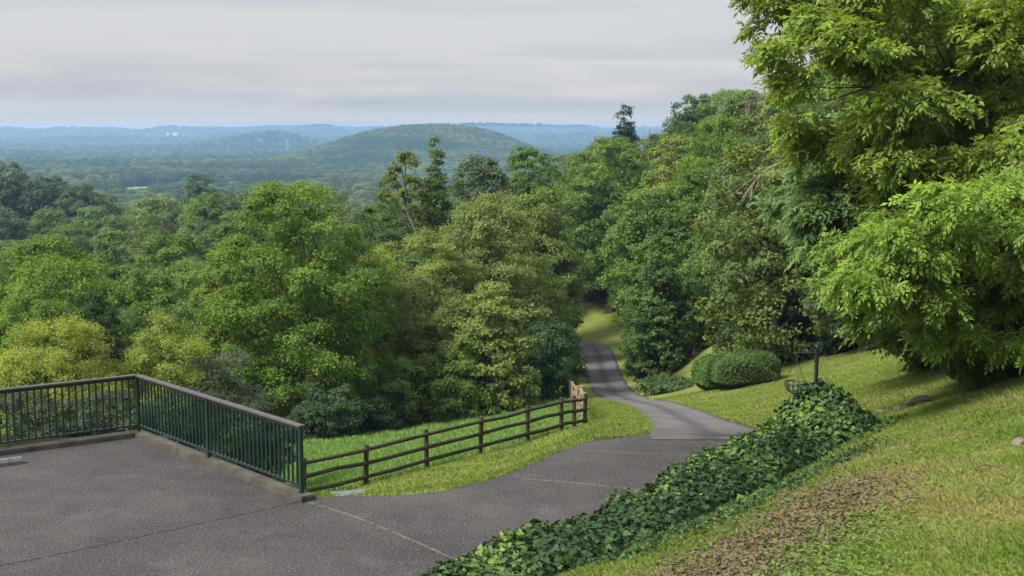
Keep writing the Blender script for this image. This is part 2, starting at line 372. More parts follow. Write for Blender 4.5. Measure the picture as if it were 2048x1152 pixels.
# bank and meadow left of the drive
fence_px = [(606, 1003, 30.6), (731, 968, 32.0), (853, 934, 33.7), (960, 905, 35.3), (1055, 880, 36.9), (1122, 862, 38.2), (1148, 858, 38.8), (1168, 855, 39.2)]
for q in fence_px[1:]: g(*q)
for (u1, v1), q in zip(((700, 992), (770, 991), (840, 987), (900, 978), (1010, 948), (1060, 928)), fence_px[1:7]):
    a_ = on_z(u1, v1); b_ = at(*q)
    for t_, k_ in ((.22, .34), (.5, .64), (.78, .87)): c_ = a_ + (b_ - a_) * t_; w(c_[0], c_[1], b_[2] * k_)
g(700, 881, 52); g(850, 862, 55); g(1000, 832, 60); g(1100, 806, 64); g(620, 890, 50); g(800, 905, 43); g(1000, 868, 47)
g(1128, 799, 76); g(1140, 810, 66); g(1150, 824, 54)
g(590, 872, 58); g(880, 838, 66)
w(-6.5, 28.6, -2.2); w(-5, 30, -2.9); w(-10, 30, -3.2); w(-15, 30, -3.6); w(-8, 36, -4.8); w(-16, 38, -5.6)
w(-24, 30, -4); w(-20, 45, -7.5); w(-32, 60, -11); w(-40, 100, -16.5); w(-20, 100, -15.3); w(-20, 75, -11.5); w(-60, 180, -19.5); w(-20, 180, -18.5); w(-10, 140, -16)
w(-5, 110, -13.5); w(-15, 120, -18); w(0, 180, -13); w(2.5, 150, -13.5)
# lawn right of the drive
g(1290, 802, 52 + 10); g(1430, 777, 56); g(1560, 762, 55); g(1490, 810, 42); g(1600, 800, 38); g(1452, 848, 31.5); g(1560, 850, 26.5); g(1620, 822, 28.5)
g(1700, 745, 46); g(1600, 727, 61); g(1700, 710, 57); g(1800, 690, 50); g(1800, 760, 32); g(1900, 745, 30); g(1800, 822, 25.5); g(1900, 800, 23.8); g(2040, 765, 22.5)
w(7.0, 20.1, 1.15); w(6.3, 21.9, .75); w(4.85, 19.8, .62); w(3.4, 18.3, .56); w(2.0, 16.7, .55); w(.84, 15.1, .6); w(-.1, 14.0, .68); w(-1.4, 11.2, .85); w(-2.2, 8, 1.1)
for p, z in (((3.5, 15.4), 1.0), ((5.2, 12.0), 2.0), ((3.0, 12.5), 1.4), ((8, 17), 1.9), ((7, 10), 3.0), ((12, 20), 2.6), ((16, 25), 3.0), ((16, 12), 4.6), ((12, 0), 5), ((4, 5), 2.6), ((5.9, 24.6), .15), ((6.8, 23.2), .55)): w(*p, z)
g(1415, 695, 74); g(1290, 768, 77); g(1245, 655, 128); g(1170, 655, 132); g(1260, 700, 110); g(1270, 740, 92)
w(20, 60, -3); w(28, 75, -2.5); w(20, 90, -7); w(30, 110, -4); w(24, 40, 2.0); w(34, 60, .5); w(45, 140, 0); w(60, 180, 7); w(18, 130, -11); w(15, 180, -7); w(33, 180, 0); w(90, 180, 14); w(60, 100, 6); w(40, 30, 6)
w(-60, 260, -20.5); w(0, 260, -21.5); w(40, 260, -12); w(100, 260, 6); w(-160, 400, -27); w(-70, 400, -26); w(0, 400, -28); w(100, 400, -30); w(220, 400, -18)
w(-100, 100, -20); w(-100, 200, -22); w(-60, 30, -12); w(-60, -20, -6); w(60, -20, 14); w(0, -20, 1)
ctrl = np.array(ctrl)
def tps_fit(P, z, lam):
    n = len(P); d = np.hypot(P[:, None, 0] - P[None, :, 0], P[:, None, 1] - P[None, :, 1]); K = np.where(d > 0, d * d * np.log(d + 1e-12), 0)
    K += np.eye(n) * lam; Q = np.c_[np.ones(n), P]; A = np.block([[K, Q], [Q.T, np.zeros((3, 3))]])
    return np.linalg.solve(A, np.r_[z, 0, 0, 0])
_sc = 50.0
_cf = tps_fit(ctrl[:, :2] / _sc, ctrl[:, 2], 2e-4)
def tps(x, y):
    x = np.asarray(x, float).ravel() / _sc; y = np.asarray(y, float).ravel() / _sc; r = np.empty(len(x)); P = ctrl[:, :2] / _sc
    for i in range(0, len(x), 20000):
        a, b = x[i:i + 20000], y[i:i + 20000]; d2 = (a[:, None] - P[None, :, 0]) ** 2 + (b[:, None] - P[None, :, 1]) ** 2
        r[i:i + 20000] = (.5 * d2 * np.log(d2 + 1e-12)) @ _cf[:-3] + _cf[-3] + _cf[-2] * a + _cf[-1] * b
    return r
def bump2(x, y, cx, cy_, sx_, sy_, h): return h * np.exp(-((x - cx) / sx_) ** 2 - ((y - cy_) / sy_) ** 2)
def valley(x, y):
    z = -56 + 4 * wav(x, y, 420) + 2 * wav(x, y, 150)
    Y1 = 2600
    z = z + bump2(x, y, -.082 * Y1, Y1, 95, 420, 33) + bump2(x, y, -.046 * Y1, Y1, 100, 420, 38) + bump2(x, y, -.010 * Y1, Y1 + 60, 95, 360, 27) + bump2(x, y, -.122 * Y1, Y1, 95, 380, 14) + bump2(x, y, -.115 * Y1, Y1 - 100, 110, 380, 20)
    z = z + bump2(x, y, -.172 * 4300, 4300, 190, 400, 36) + bump2(x, y, -.205 * 4300, 4400, 160, 400, 24)
    r1 = 70 + 13 * wav(x, x * 0 + 40, 420) + 7 * wav(x, x * 0 + 7, 170)
    z = z + r1 * np.exp(-((y - 7600 - 300 * np.sin(x / 1300)) / 600) ** 2)
    z = z + bump2(x, y, -.151 * 6600, 6600, 170, 500, 58) + bump2(x, y, .005 * 6800, 6800, 300, 500, 40) + 26 * (1 + .5 * wav(x, y * 0, 400)) * np.exp(-((y - 5600) / 350) ** 2)
    return z
def height(x, y):
    x = np.asarray(x, float); y = np.asarray(y, float); sh = x.shape; x = x.ravel(); y = y.ravel()
    b = np.clip((np.hypot(x, y) - 360) / 240, 0, 1); b = b * b * (3 - 2 * b)
    z = np.where(b < 1, tps(x, y), 0) * (1 - b) + np.where(b > 0, valley(x, y), 0) * b
    return z.reshape(sh)
def gz(x, y): return float(height(np.array([x]), np.array([y]))[0])

# terrain meshes
def graded(lo, hi, step, a, b, ratio):
    r = list(np.arange(a, b + 1e-6, step)); s = step; x = r[-1]
    while x < hi: s *= ratio; x += s; r.append(x)
    s = step; x = r[0]; left = []
    while x > lo: s *= ratio; x -= s; left.append(x)
    return np.array(left[::-1] + r)
gx = graded(-330, 330, .3, -10, 14, 1.045); gy = graded(-25, 640, .3, 8, 42, 1.028)
X, Y = np.meshgrid(gx, gy); Z = height(X, Y)
road_poly = [p[:2] for p in road_L] + [p[:2] for p in road_R[::-1]]
road_mid = (road_L + road_R) / 2
lotin = inpoly(X, Y, lot_poly); lotd = polydist(X, Y, lot_poly + [lot_poly[0]])[0]
Z = np.where(lotin, np.minimum(Z, .02) - .16 * np.clip(lotd / .25, 0, 1), Z)
kin = inpoly(X, Y, kerb_poly); Z = np.where(kin, np.minimum(Z, -.2), Z)
rin = inpoly(X, Y, road_poly); rd = np.minimum(polydist(X, Y, road_L)[0], polydist(X, Y, road_R)[0])
Z = np.where(rin, Z - .14 * np.clip(rd / .3, 0, 1), Z)
meadow_poly = [at(q[0], q[1], q[2])[:2] for q in fence_px] + [at(1150, 824, 54)[:2], at(1128, 799, 76)[:2], at(1100, 806, 66)[:2], at(1000, 830, 62)[:2], at(850, 860, 57)[:2], at(700, 879, 54)[:2], at(560, 892, 52)[:2], at(520, 950, 40)[:2]]
lawn_poly = [kerb_poly[2], at(606, 1003, 30.6)[:2]] + [at(*q)[:2] for q in fence_px[1:]] + [at(1150, 824, 54)[:2], at(1135, 799, 76)[:2], at(1140, 740, 94)[:2], at(1130, 690, 112)[:2], at(1115, 668, 126)[:2], at(1190, 643, 137)[:2], at(1275, 640, 137)[:2], at(1275, 690, 112)[:2], at(1262, 745, 90)[:2], at(1275, 775, 76)[:2], at(1395, 762, 64)[:2], at(1385, 700, 74)[:2], at(1455, 685, 76)[:2],
             at(1455, 745, 64)[:2], at(1560, 735, 62)[:2], at(1660, 716, 59.5)[:2], at(1750, 700, 54.5)[:2], at(1830, 690, 48)[:2], at(1900, 730, 33)[:2], at(1960, 745, 25.5)[:2], np.array((11, 22.)), np.array((14, 10.)), np.array((8, 2.)), np.array((1, 5.)), np.array((-.8, 9.))]
inl = inpoly(X, Y, lawn_poly) | inpoly(X, Y, meadow_poly)
ld = np.minimum(polydist(X, Y, lawn_poly + [lawn_poly[0]])[0], polydist(X, Y, meadow_poly + [meadow_poly[0]])[0])
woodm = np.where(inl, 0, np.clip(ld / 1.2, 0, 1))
mead = np.where(inpoly(X, Y, meadow_poly), 1., 0.)
far_edge = [at(620, 889, 51)[:2], at(700, 880, 53)[:2], at(850, 861, 56)[:2], at(1000, 831, 61)[:2], at(1100, 806, 65)[:2]]
def dryness(x, y):
    d = .25 + .28 * wav(x, y, 2.1) + .2 * wav(x, y, .8)
    d = d + .75 * np.exp(-(polydist(x, y, far_edge)[0] / 2.0) ** 2)                       # straw strip along the wood
    near = np.clip((24 - np.hypot(x - 9, y - 8)) / 14, 0, 1) * (x > 1)
    d = d + near * (.16 + .30 * wav(x, y, 2.3) + .22 * wav(x, y, .6))
    d = np.where(inpoly(x, y, meadow_poly), d - .35, d)
    return np.clip(d, 0, 1)
dry = dryness(X, Y)
ny, nx = X.shape; idx = np.arange(nx * ny).reshape(ny, nx)
quads = np.stack([idx[:-1, :-1], idx[:-1, 1:], idx[1:, 1:], idx[1:, :-1]], -1).reshape(-1, 4)
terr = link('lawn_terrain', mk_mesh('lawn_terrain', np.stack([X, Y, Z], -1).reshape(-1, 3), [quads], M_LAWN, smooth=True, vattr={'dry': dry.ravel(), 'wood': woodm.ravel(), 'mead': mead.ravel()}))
set_props(terr, 'grassy hillside falling away from the car park', kind='structure')
yy = 560 * (8300 / 560) ** (np.linspace(0, 1, 260)); ss = np.linspace(-.56, .56, 330)
VX = yy[:, None] * ss[None, :]; VY = np.repeat(yy[:, None], len(ss), 1); VZ = valley(VX, VY) - np.clip((700 - VY) / 100, 0, 1) * 1.0
idx = np.arange(VX.size).reshape(VX.shape)
quads = np.stack([idx[:-1, :-1], idx[:-1, 1:], idx[1:, 1:], idx[1:, :-1]], -1).reshape(-1, 4)
set_props(link('valley_hills', mk_mesh('valley_hills', np.stack([VX, VY, VZ], -1).reshape(-1, 3), [quads], M_VGROUND, smooth=True)), 'hazy valley floor, wooded hills and blue ridges', kind='structure')

# lot, kerb, drive
def prism(poly, z0, z1):
    poly = [tuple(p[:2]) for p in poly]; n = len(poly); bm = bmesh.new()
    a = [bm.verts.new((x, y, z1)) for x, y in poly]; b = [bm.verts.new((x, y, z0)) for x, y in poly]
    top = bm.faces.new(a); bm.faces.new(b[::-1])
    for i in range(n): bm.faces.new((a[i], b[i], b[(i + 1) % n], a[(i + 1) % n]))
    bmesh.ops.recalc_face_normals(bm, faces=bm.faces[:]); return bm
def bm_obj(name, bm, mat, parent=None):
    me = bpy.data.meshes.new(name); bm.to_mesh(me); bm.free(); me.materials.append(mat); return link(name, me, parent)
# ragged asphalt edge along the grass
rag = []
for i, p in enumerate(lot_poly):
    rag.append(p)
    if 3 <= i < 16:
        q = lot_poly[i + 1]; L = np.hypot(*(q - p)); k = max(2, int(L / .12)); nrm = np.array((-(q - p)[1], (q - p)[0])) / L
        for j in range(1, k): rag.append(p + (q - p) * j / k + nrm * random.uniform(-.035, .035))
bm = prism(rag, -.35, 0.0)
set_props(bm_obj('parking_lot', bm, M_LOT), 'dark chip-seal asphalt car park', kind='structure')
bm = prism(kerb_poly, -1.2, RZ); es = [e for e in bm.edges if all(v.co.z > 0 for v in e.verts)]
bmesh.ops.bevel(bm, geom=es, offset=.018, segments=2, affect='EDGES', clamp_overlap=True)
set_props(bm_obj('kerb', bm, M_CONC), 'weathered concrete kerb under the green railing', kind='structure')
def resample(P, n):
    P = np.asarray(P); 
    t = np.r_[0, np.cumsum(np.linalg.norm(np.diff(P, axis=0), axis=1))]
    out = []
    for s in np.linspace(0, t[-1], n):
        i = min(np.searchsorted(t, s, side='right') - 1, len(P) - 2); u = (s - t[i]) / (t[i + 1] - t[i])
        p0, p1, p2, p3 = P[max(i - 1, 0)], P[i], P[i + 1], P[min(i + 2, len(P) - 1)]
        out.append(.5 * (2 * p1 + (p2 - p0) * u + (2 * p0 - 5 * p1 + 4 * p2 - p3) * u * u + (3 * p1 - p0 - 3 * p2 + p3) * u ** 3))
    return np.array(out)
nR_, nC = 260, 13
tt = np.linspace(0, 1, len(road_L)); 
A, B = catm(road_L, nR_), catm(road_R, nR_)
jit = np.array([random.uniform(-.05, .05) for _ in range(nR_)])
fr = np.linspace(0, 1, nC); V = A[:, None, :] * (1 - fr)[None, :, None] + B[:, None, :] * fr[None, :, None]
side = norm(B - A); V[:, 0, :] += side * jit[:, None]; V[:, -1, :] += side * jit[::-1][:, None]
V[:, :, 2] = height(V[:, :, 0], V[:, :, 1]) + .045
tap = np.clip(np.arange(nR_) / 6.0, 0, 1)[:, None]; V[:, :, 2] = V[:, :, 2] * tap + (1 - tap) * .012
sk = V[:, [0, -1], :].copy(); sk[:, :, 2] -= .25
V = np.concatenate([sk[:, :1], V, sk[:, 1:]], 1); nc2 = nC + 2
idx = np.arange(nR_ * nc2).reshape(nR_, nc2); quads = np.stack([idx[:-1, :-1], idx[:-1, 1:], idx[1:, 1:], idx[1:, :-1]], -1).reshape(-1, 4)
acr = np.repeat(np.r_[-1, fr * 2 - 1, 1][None, :], nR_, 0)
set_props(link('drive', mk_mesh('drive', V.reshape(-1, 3), [quads], M_ROAD, smooth=True, vattr={'across': acr.ravel(), 'run': np.repeat(np.linalg.norm(A[:, :2] - A[0, :2], axis=1)[:, None], nc2, 1).ravel()})), 'narrow grey asphalt drive winding downhill', kind='structure')
def seam(name, px, wd, mat, z=.004, gap=0.0):
    P = resample([on_z(u, v, z) for u, v in px], 90); V = []; Fq = []
    for i, p in enumerate(P):
        d = P[min(i + 1, 89)] - P[max(i - 1, 0)]; d /= np.linalg.norm(d); s_ = np.array((-d[1], d[0], 0)); o = s_ * random.uniform(-.012, .012); ww = wd * random.uniform(.35, 1.1) / 2
        V += [p + o - s_ * ww, p + o + s_ * ww]
    Fq = [(2 * i, 2 * i + 2, 2 * i + 3, 2 * i + 1) for i in range(89) if random.random() > gap]
    set_props(link(name, mk_mesh(name, V, [np.array(Fq)], mat)), kind='structure')
seam('pavement_seam', [(0, 1131), (180, 1095), (330, 1062), (560, 1012), (606, 1002)], .035, M_SEAM_D, gap=.08)
seam('pavement_seam', [(612, 1003), (700, 1030), (800, 1070), (880, 1105), (950, 1133)], .06, M_SEAM_L, gap=.15)
seam('pavement_seam', [(1045, 957), (1120, 963), (1200, 971), (1300, 981)], .075, M_SEAM_L, gap=.10)
seam('pavement_seam', [(1165, 900), (1250, 905), (1350, 909), (1440, 912)], .05, M_SEAM_L, gap=.3)

# ------------------------------------------------------------------ foliage generators
def quads_from(P, A, N, L, wr, fold=.12, droop=.1):
    """one folded leaf per row: base P, axis A, normal N, length L"""
    A = norm(A - N * (A * N).sum(1, keepdims=True)); Sd = np.cross(N, A); L = L[:, None]; n = len(P)
    v0 = P; v1 = P + A * L * .48 + Sd * L * wr * .5 + N * L * fold; v2 = P + A * L - N * L * droop; v3 = P + A * L * .48 - Sd * L * wr * .5 + N * L * fold
    return np.stack([v0, v1, v2, v3], 1).reshape(-1, 3), np.arange(4 * n).reshape(n, 4)
def hex_from(P, A, N, L, wr, fold=.1, droop=.12):
    A = norm(A - N * (A * N).sum(1, keepdims=True)); Sd = np.cross(N, A); L = L[:, None]; n = len(P)
    a = P; m1 = P + A * L * .3; m2 = P + A * L * .66 - N * L * droop * .4; e = P + A * L - N * L * droop
    V = np.stack([a, m1 + Sd * L * wr * .5 + N * L * fold, m2 + Sd * L * wr * .38 + N * L * fold * .6, e, m2 - Sd * L * wr * .38 + N * L * fold * .6, m1 - Sd * L * wr * .5 + N * L * fold], 1).reshape(-1, 3)
    i = np.arange(n)[:, None] * 6
    return V, np.concatenate([i + np.array([[0, 1, 2, 3]]), i + np.array([[0, 3, 4, 5]])], 0), 2

PROF = {
    'round': lambda t: np.sqrt(np.clip(1 - (2 * t - 1) ** 2, 0, 1)) ** .9,
    'oval': lambda t: np.clip(np.sin(PI * np.clip(t, 0, 1) ** .75), 0, 1) ** .65,
    'skirt': lambda t: np.clip(1.0 - np.clip((t - .25) / .75, 0, 1) ** 2.2, 0, 1) ** .7 * (.80 + .2 * np.clip(t / .25, 0, 1)),
    'cone': lambda t: np.clip(1 - t, 0, 1) ** .75 * (.7 + .3 * np.clip(t / .15, 0, 1)),
    'vase': lambda t: (.42 + .58 * np.clip(t / .6, 0, 1)) * np.clip(1 - np.clip((t - .65) / .35, 0, 1) ** 2, 0, 1) ** .6,
}
def blobs(rng, z0, z1, R, nb, prof, rmin, rmax, shell=.62):
    out = []
    for i in range(nb):
        best, bd = None, -1
        for k in range(7):
            t = rng.uniform(.02, 1.0); a = rng.uniform(0, 2 * PI); r = R * PROF[prof](np.array(t)) * rng.uniform(shell, 1.0) * (1 + .12 * math.sin(3 * a + i) )
            c = np.array((r * math.cos(a), r * math.sin(a), z0 + (z1 - z0) * t))
            d = min([np.linalg.norm((c - o[:3]) * (1, 1, .9)) / (.6 + o[3] / R) for o in out]) if out else 1
            if d > bd: best, bd = c, d
        rb = max(R, math.sqrt(R * (z1 - z0) * .40)) * rng.uniform(rmin, rmax)
        out.append(np.array((*best, rb)))
    B = np.array(out); B[:, 2] = np.minimum(B[:, 2], z1 - B[:, 3] * .55); return B
def crown_arrays(rng, B, ctr, n_leaf, ls, wr=.6, flat=.72, tips=11, droop=.35, updo=.4, spread=.24, inner=.10):
    nb = len(B); wgt = B[:, 3] ** 2; wgt = wgt / wgt.sum()
    nt = nb * tips; bi = np.repeat(np.arange(nb), tips)
    o = norm(np.c_[B[:, 0] - ctr[0], B[:, 1] - ctr[1], (B[:, 2] - ctr[2]) * .7 + .02])
    d = norm(rng.normal(size=(nt, 3)) * .85 + .75 * o[bi] + np.array((0, 0, updo)))
    tip = B[bi, :3] + d * B[bi, 3:4] * np.array((1, 1, flat)) * rng.uniform(.55, 1.1, (nt, 1))
    tt_ = np.repeat(rng.normal(size=nb) * .13, tips) + rng.normal(size=nt) * .13
    cnt = rng.choice(nt, n_leaf, p=np.repeat(wgt / tips, tips))
    sg = B[bi[cnt], 3:4] * spread
    P = tip[cnt] + rng.normal(size=(n_leaf, 3)) * sg * np.array((1, 1, .62))
    dd = d[cnt]
    N = norm(.85 * dd + np.array((0, 0, .45)) + .5 * rng.normal(size=(n_leaf, 3)))
    A = dd * .8 + rng.normal(size=(n_leaf, 3)) * .7 + np.array((0, 0, -droop))
    L = ls * rng.uniform(.65, 1.35, n_leaf)
    tint = np.clip(.5 + tt_[cnt] + rng.normal(size=n_leaf) * .13, 0, 1)
    V, Fq = quads_from(P, A, N, L, wr)
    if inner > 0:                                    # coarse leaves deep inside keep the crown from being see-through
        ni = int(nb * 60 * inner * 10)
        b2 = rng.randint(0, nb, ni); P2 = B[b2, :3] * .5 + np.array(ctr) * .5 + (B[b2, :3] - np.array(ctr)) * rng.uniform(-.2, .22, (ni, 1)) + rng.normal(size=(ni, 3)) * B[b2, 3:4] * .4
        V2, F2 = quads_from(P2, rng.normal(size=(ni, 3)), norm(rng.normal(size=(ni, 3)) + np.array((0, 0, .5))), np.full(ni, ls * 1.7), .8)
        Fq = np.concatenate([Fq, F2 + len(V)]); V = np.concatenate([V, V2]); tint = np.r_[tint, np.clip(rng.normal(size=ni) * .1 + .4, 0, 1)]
    return V, Fq, tint
def trunk_mesh(rng, B, z_top, r0, lean=.04, limbs=14, mat=None):
    H = z_top; n = 9; k = np.linspace(0, 1, n); wob = np.cumsum(rng.normal(size=(n, 2)) * lean * H / n * 2, 0); wob -= wob[0]
    path = np.c_[wob, k * H * .82]; path[0, 2] = -.4
    rad = r0 * (1 - .8 * k) * (1 + .7 * np.exp(-k * 16))
    Vs, Fs, off = [], [], 0
    def add(p, r, kk):
        nonlocal off
        v, f, c = tube_arrays(p, r, kk); Vs.append(v); Fs.append(f + off); off += len(v)
    add(path, rad, 9)
    sel = rng.permutation(len(B))[:limbs]
    for i in sel:
        e = B[i, :3]; t0 = np.clip(e[2] / H * .55, .12, .75); j = t0 * (n - 1); a = int(j); s0 = path[a] * (1 - (j - a)) + path[min(a + 1, n - 1)] * (j - a)
        q = np.linspace(0, 1, 6)[:, None]; md = s0 * (1 - q) + e * q; md[:, 2] += (np.sin(q[:, 0] * PI) * np.linalg.norm(e - s0) * .10); md[1:-1] += rng.normal(size=(4, 3)) * .12
        rr = r0 * .42 * (1 - t0 * .6); add(md, rr * (1 - .85 * q[:, 0]) + .012, 5)
        for m in range(3):
            st = md[3 + m % 2]; en = e + rng.normal(size=3) * B[i, 3] * .8; add(np.array([st, (st + en) / 2 + rng.normal(size=3) * .1, en]), [rr * .3, rr * .2, .012], 4)
    return mk_mesh('trunk', np.concatenate(Vs), [np.concatenate(Fs)], mat or M_BARK, smooth=True)

def tree_meshes(seed, H, R, prof='round', z0=.12, ls=.2, cover=1.5, nb=34, rmin=.2, rmax=.36, wr=.6, flat=.72, tips=11, droop=.35, updo=.4, spread=.24, inner=.1, shell=.62, nmax=60000, trunk_r=None, limbs=14, lobes=None):
    rng = np.random.RandomState(seed)
    rbm = max(R, math.sqrt(R * H * (1 - z0) * .40)) * (rmin + rmax) / 2
    nb = int(np.clip(nb * .02 * 4 * PI * R * max(R, H * (1 - z0) / 2) / (PI * rbm * rbm), 10, 120))
    B = blobs(rng, H * z0, H * .99, R, nb, prof, rmin, rmax, shell)
    if lobes is not None: B = np.concatenate([B, np.array(lobes)])
    ctr = np.array((0, 0, H * (z0 + 1) * .48))
    area = 4 * PI * R * max(R, H * (1 - z0) / 2) ; n = int(min(nmax, cover * area / (.5 * wr * ls * ls)))
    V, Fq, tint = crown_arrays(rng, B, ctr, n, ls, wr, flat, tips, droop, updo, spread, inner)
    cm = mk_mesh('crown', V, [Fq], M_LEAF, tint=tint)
    tm = trunk_mesh(rng, B, H, trunk_r or max(.06, .022 * H), limbs=limbs)
    return cm, tm
def put_tree(name, cm, tm, x, y, label, cat, color, group=None, rz=0.0, scale=(1, 1, 1), sink=0.0, z=None):
    o = thing(name, label, cat, (x, y, (gz(x, y) if z is None else z) - sink), rz, group); o.scale = scale
    c = link('crown' if cat != 'shrub' else 'foliage', cm, o); c.color = (*color, 1)
    link('trunk' if cat != 'shrub' else 'stems', tm, o)
    return o

G_BRIGHT = (.098, .165, .022); G_MID = (.104, .172, .036); G_DARK = (.070, .122, .036); G_OLIVE = (.140, .188, .048); G_GREY = (.082, .118, .046); G_GOLD = (.215, .262, .046); G_BLUE = (.085, .136, .042); G_YELL = (.175, .220, .038)
# ---- trees picked out one by one: u, v of the top, Y, half width in px, colour, profile, name, label
HERO = [
 (600, 372, 58, 165, G_BRIGHT, 'round', 'broadleaf_tree', 'big dark-hearted tree with bright leafy top, beyond the right-hand stretch of railing', .05, 44),
 (470, 475, 62, 75, (.125, .180, .022), 'oval', 'broadleaf_tree', 'yellow-green tree pressed against the left side of the big dark-hearted tree', .1, 26),
 (975, 392, 70, 130, G_OLIVE, 'oval', 'broadleaf_tree', 'tall olive-green tree behind the broad drooping tree at the meadow edge', .05, 36),
 (835, 478, 65, 165, (.160, .215, .050), 'skirt', 'broadleaf_tree', 'broad olive tree with drooping skirts at the far edge of the meadow', .05, 44),
 (985, 560, 61, 85, (.158, .218, .048), 'skirt', 'broadleaf_tree', 'light olive tree with leaning bare stems just left of the shrub by the far fence', .02, 26),
 (805, 305, 92, 66, (.115, .160, .028), 'oval', 'broadleaf_tree', 'ragged thin-topped tree sticking up in front of the distant hill', .2, 40),
 (868, 268, 95, 34, (.085, .140, .024), 'cone', 'broadleaf_tree', 'narrow wispy tree top reaching highest in front of the distant hill', .35, 26),
 (770, 405, 84, 75, G_DARK, 'round', 'broadleaf_tree', 'very dark green round tree between the big dark-hearted tree and the olive trees', .1, 26),
 (955, 318, 112, 72, G_GREY, 'round', 'broadleaf_tree', 'dense grey-green dome-shaped tree on the wood skyline', .1, 26),
 (1065, 303, 122, 62, (.088, .165, .024), 'round', 'broadleaf_tree', 'fresh green round tree right of the grey-green dome tree', .1, 22),
 (1085, 372, 88, 75, (.130, .180, .038), 'oval', 'broadleaf_tree', 'pale olive tree left of the tall green tree above the drive', .1, 24),
 (1222, 278, 136, 112, (.122, .196, .038), 'oval', 'broadleaf_tree', 'tall full green tree above the far bend of the drive', .16, 40),
 (1300, 380, 84, 85, G_MID, 'oval', 'broadleaf_tree', 'dark green tree with drooping boughs right above the drive', .34, 30),
 (1352, 272, 125, 62, G_YELL, 'round', 'broadleaf_tree', 'tree with yellowing leaves on the wooded hillside', .1, 22),
 (1440, 238, 100, 75, (.105, .175, .024), 'round', 'broadleaf_tree', 'bright green tree right of the yellowing tree on the hillside', .1, 28),
 (1400, 330, 84, 62, (.090, .155, .028), 'oval', 'broadleaf_tree', 'light green tree in front of the bright hillside tree', .1, 24),
 (1498, 178, 120, 78, (.100, .152, .038), 'round', 'broadleaf_tree', 'olive-green tree topping the skyline beside the big overhanging branches', .1, 28),
 (1320, 470, 74, 62, (.092, .156, .040), 'skirt', 'broadleaf_tree', 'vine-hung dark tree standing between the drive and the clipped hedge', .03, 32),
 (1505, 345, 78, 110, (.098, .170, .042), 'oval', 'broadleaf_tree', 'large deep green tree rising behind the clipped hedge', .1, 36),
 (1575, 480, 67, 80, G_MID, 'skirt', 'broadleaf_tree', 'bushy green tree at the back edge of the lawn, right of the hedge', .04, 30),
 (1660, 420, 70, 85, G_DARK, 'oval', 'broadleaf_tree', 'shadowy tree with a pale bare trunk at the top of the lawn', .3, 26),
 (1078, 430, 100, 66, G_BLUE, 'oval', 'broadleaf_tree', 'blue-green tree overhanging the far bend of the drive from the left', .1, 26),
 (1180, 470, 150, 90, G_DARK, 'round', 'broadleaf_tree', 'dark tree closing the view beyond the end of the drive', .03, 28),
 (1285, 500, 150, 70, G_DARK, 'round', 'broadleaf_tree', 'dark tree behind the strip of lawn beyond the drive', .03, 26),
 (345, 468, 82, 82, G_MID, 'round', 'broadleaf_tree', 'mid-green tree left of the yellow-green tree in the wood', .08, 28),
 (255, 528, 94, 52, G_BRIGHT, 'round', 'broadleaf_tree', 'bright leafy tree above the right-hand golden bush', .1, 20),
 (140, 522, 102, 62, (.125, .185, .022), 'round', 'broadleaf_tree', 'bright yellow-green tree above the left-hand golden bush', .1, 22),
 (70, 588, 52, 92, (.105, .180, .026), 'round', 'broadleaf_tree', 'low bright tree with feathery leaves at the left edge of the photo', .05, 24),
 (180, 580, 56, 52, (.038, .066, .022), 'round', 'broadleaf_tree', 'dull dark round tree between the two golden bushes', .05, 20),
 (213, 465, 132, 42, G_MID, 'round', 'broadleaf_tree', 'round-topped green tree in front of the grey leafless tree', .1, 18),
 (1252, 212, 172, 24, (.036, .060, .032), 'oval', 'cedar_tree', 'dark dense evergreen standing alone on the skyline of the hill', .05, 46),
 (420, 385, 235, 36, G_BRIGHT, 'round', 'broadleaf_tree', 'sunlit yellow-green tree right of the pale field', .1, 16),
 (8, 328, 330, 44, (.068, .108, .044), 'round', 'broadleaf_tree', 'dark tree at the left edge of the photo, highest of the far dark group', .05, 20),
 (92, 356, 330, 46, (.068, .108, .044), 'round', 'broadleaf_tree', 'dark rounded tree second from the left in the far dark group', .05, 20),
 (160, 368, 320, 40, (.070, .110, .046), 'round', 'broadleaf_tree', 'dark rounded tree at the right end of the far dark group', .05, 20),
 (395, 350, 420, 34, G_DARK, 'round', 'broadleaf_tree', 'dark green tree at the right end of the pale field', .05, 20),
 (560, 372, 250, 50, G_MID, 'round', 'broadleaf_tree', 'mid-green tree just left of the top of the big dark-hearted tree', .05, 20),
 (480, 388, 270, 46, G_GREY, 'round', 'broadleaf_tree', 'grey-green tree right of the sunlit yellow-green tree', .05, 20),
 (310, 398, 265, 52, G_OLIVE, 'round', 'broadleaf_tree', 'olive tree between the grey leafless tree and the sunlit yellow-green tree', .05, 20),
 (1395, 195, 190, 52, G_DARK, 'round', 'broadleaf_tree', 'dark hilltop tree behind the olive skyline tree', .1, 18),
]
for i, (u, v, Yd, hw, col, prof, nm, lab, z0, nb) in enumerate(HERO):
    p = at(u, v, Yd); zg = gz(p[0], p[1]); H = p[2] - zg; R = hw * Yd / F
    cm, tm = tree_meshes(100 + i, H, R, prof, z0=z0, ls=max(.11, Yd * .0020), cover=1.5, nb=(24 if i in (5, 6) else 44), rmin=.15, rmax=.30, tips=18, nmax=95000, spread=(.19, .15, .22, .17)[i % 4], flat=(.72, .5, .95, .62)[(i * 7 + i // 3) % 4], droop=(.35, .1, .9, .5)[(i * 5) % 4], wr=(.6, .75, .42, .55)[(i * 3 + 1) % 4], inner=.12 if i not in (5, 6) else .01)
    put_tree(nm, cm, tm, p[0], p[1], lab, 'tree', col, z=zg)

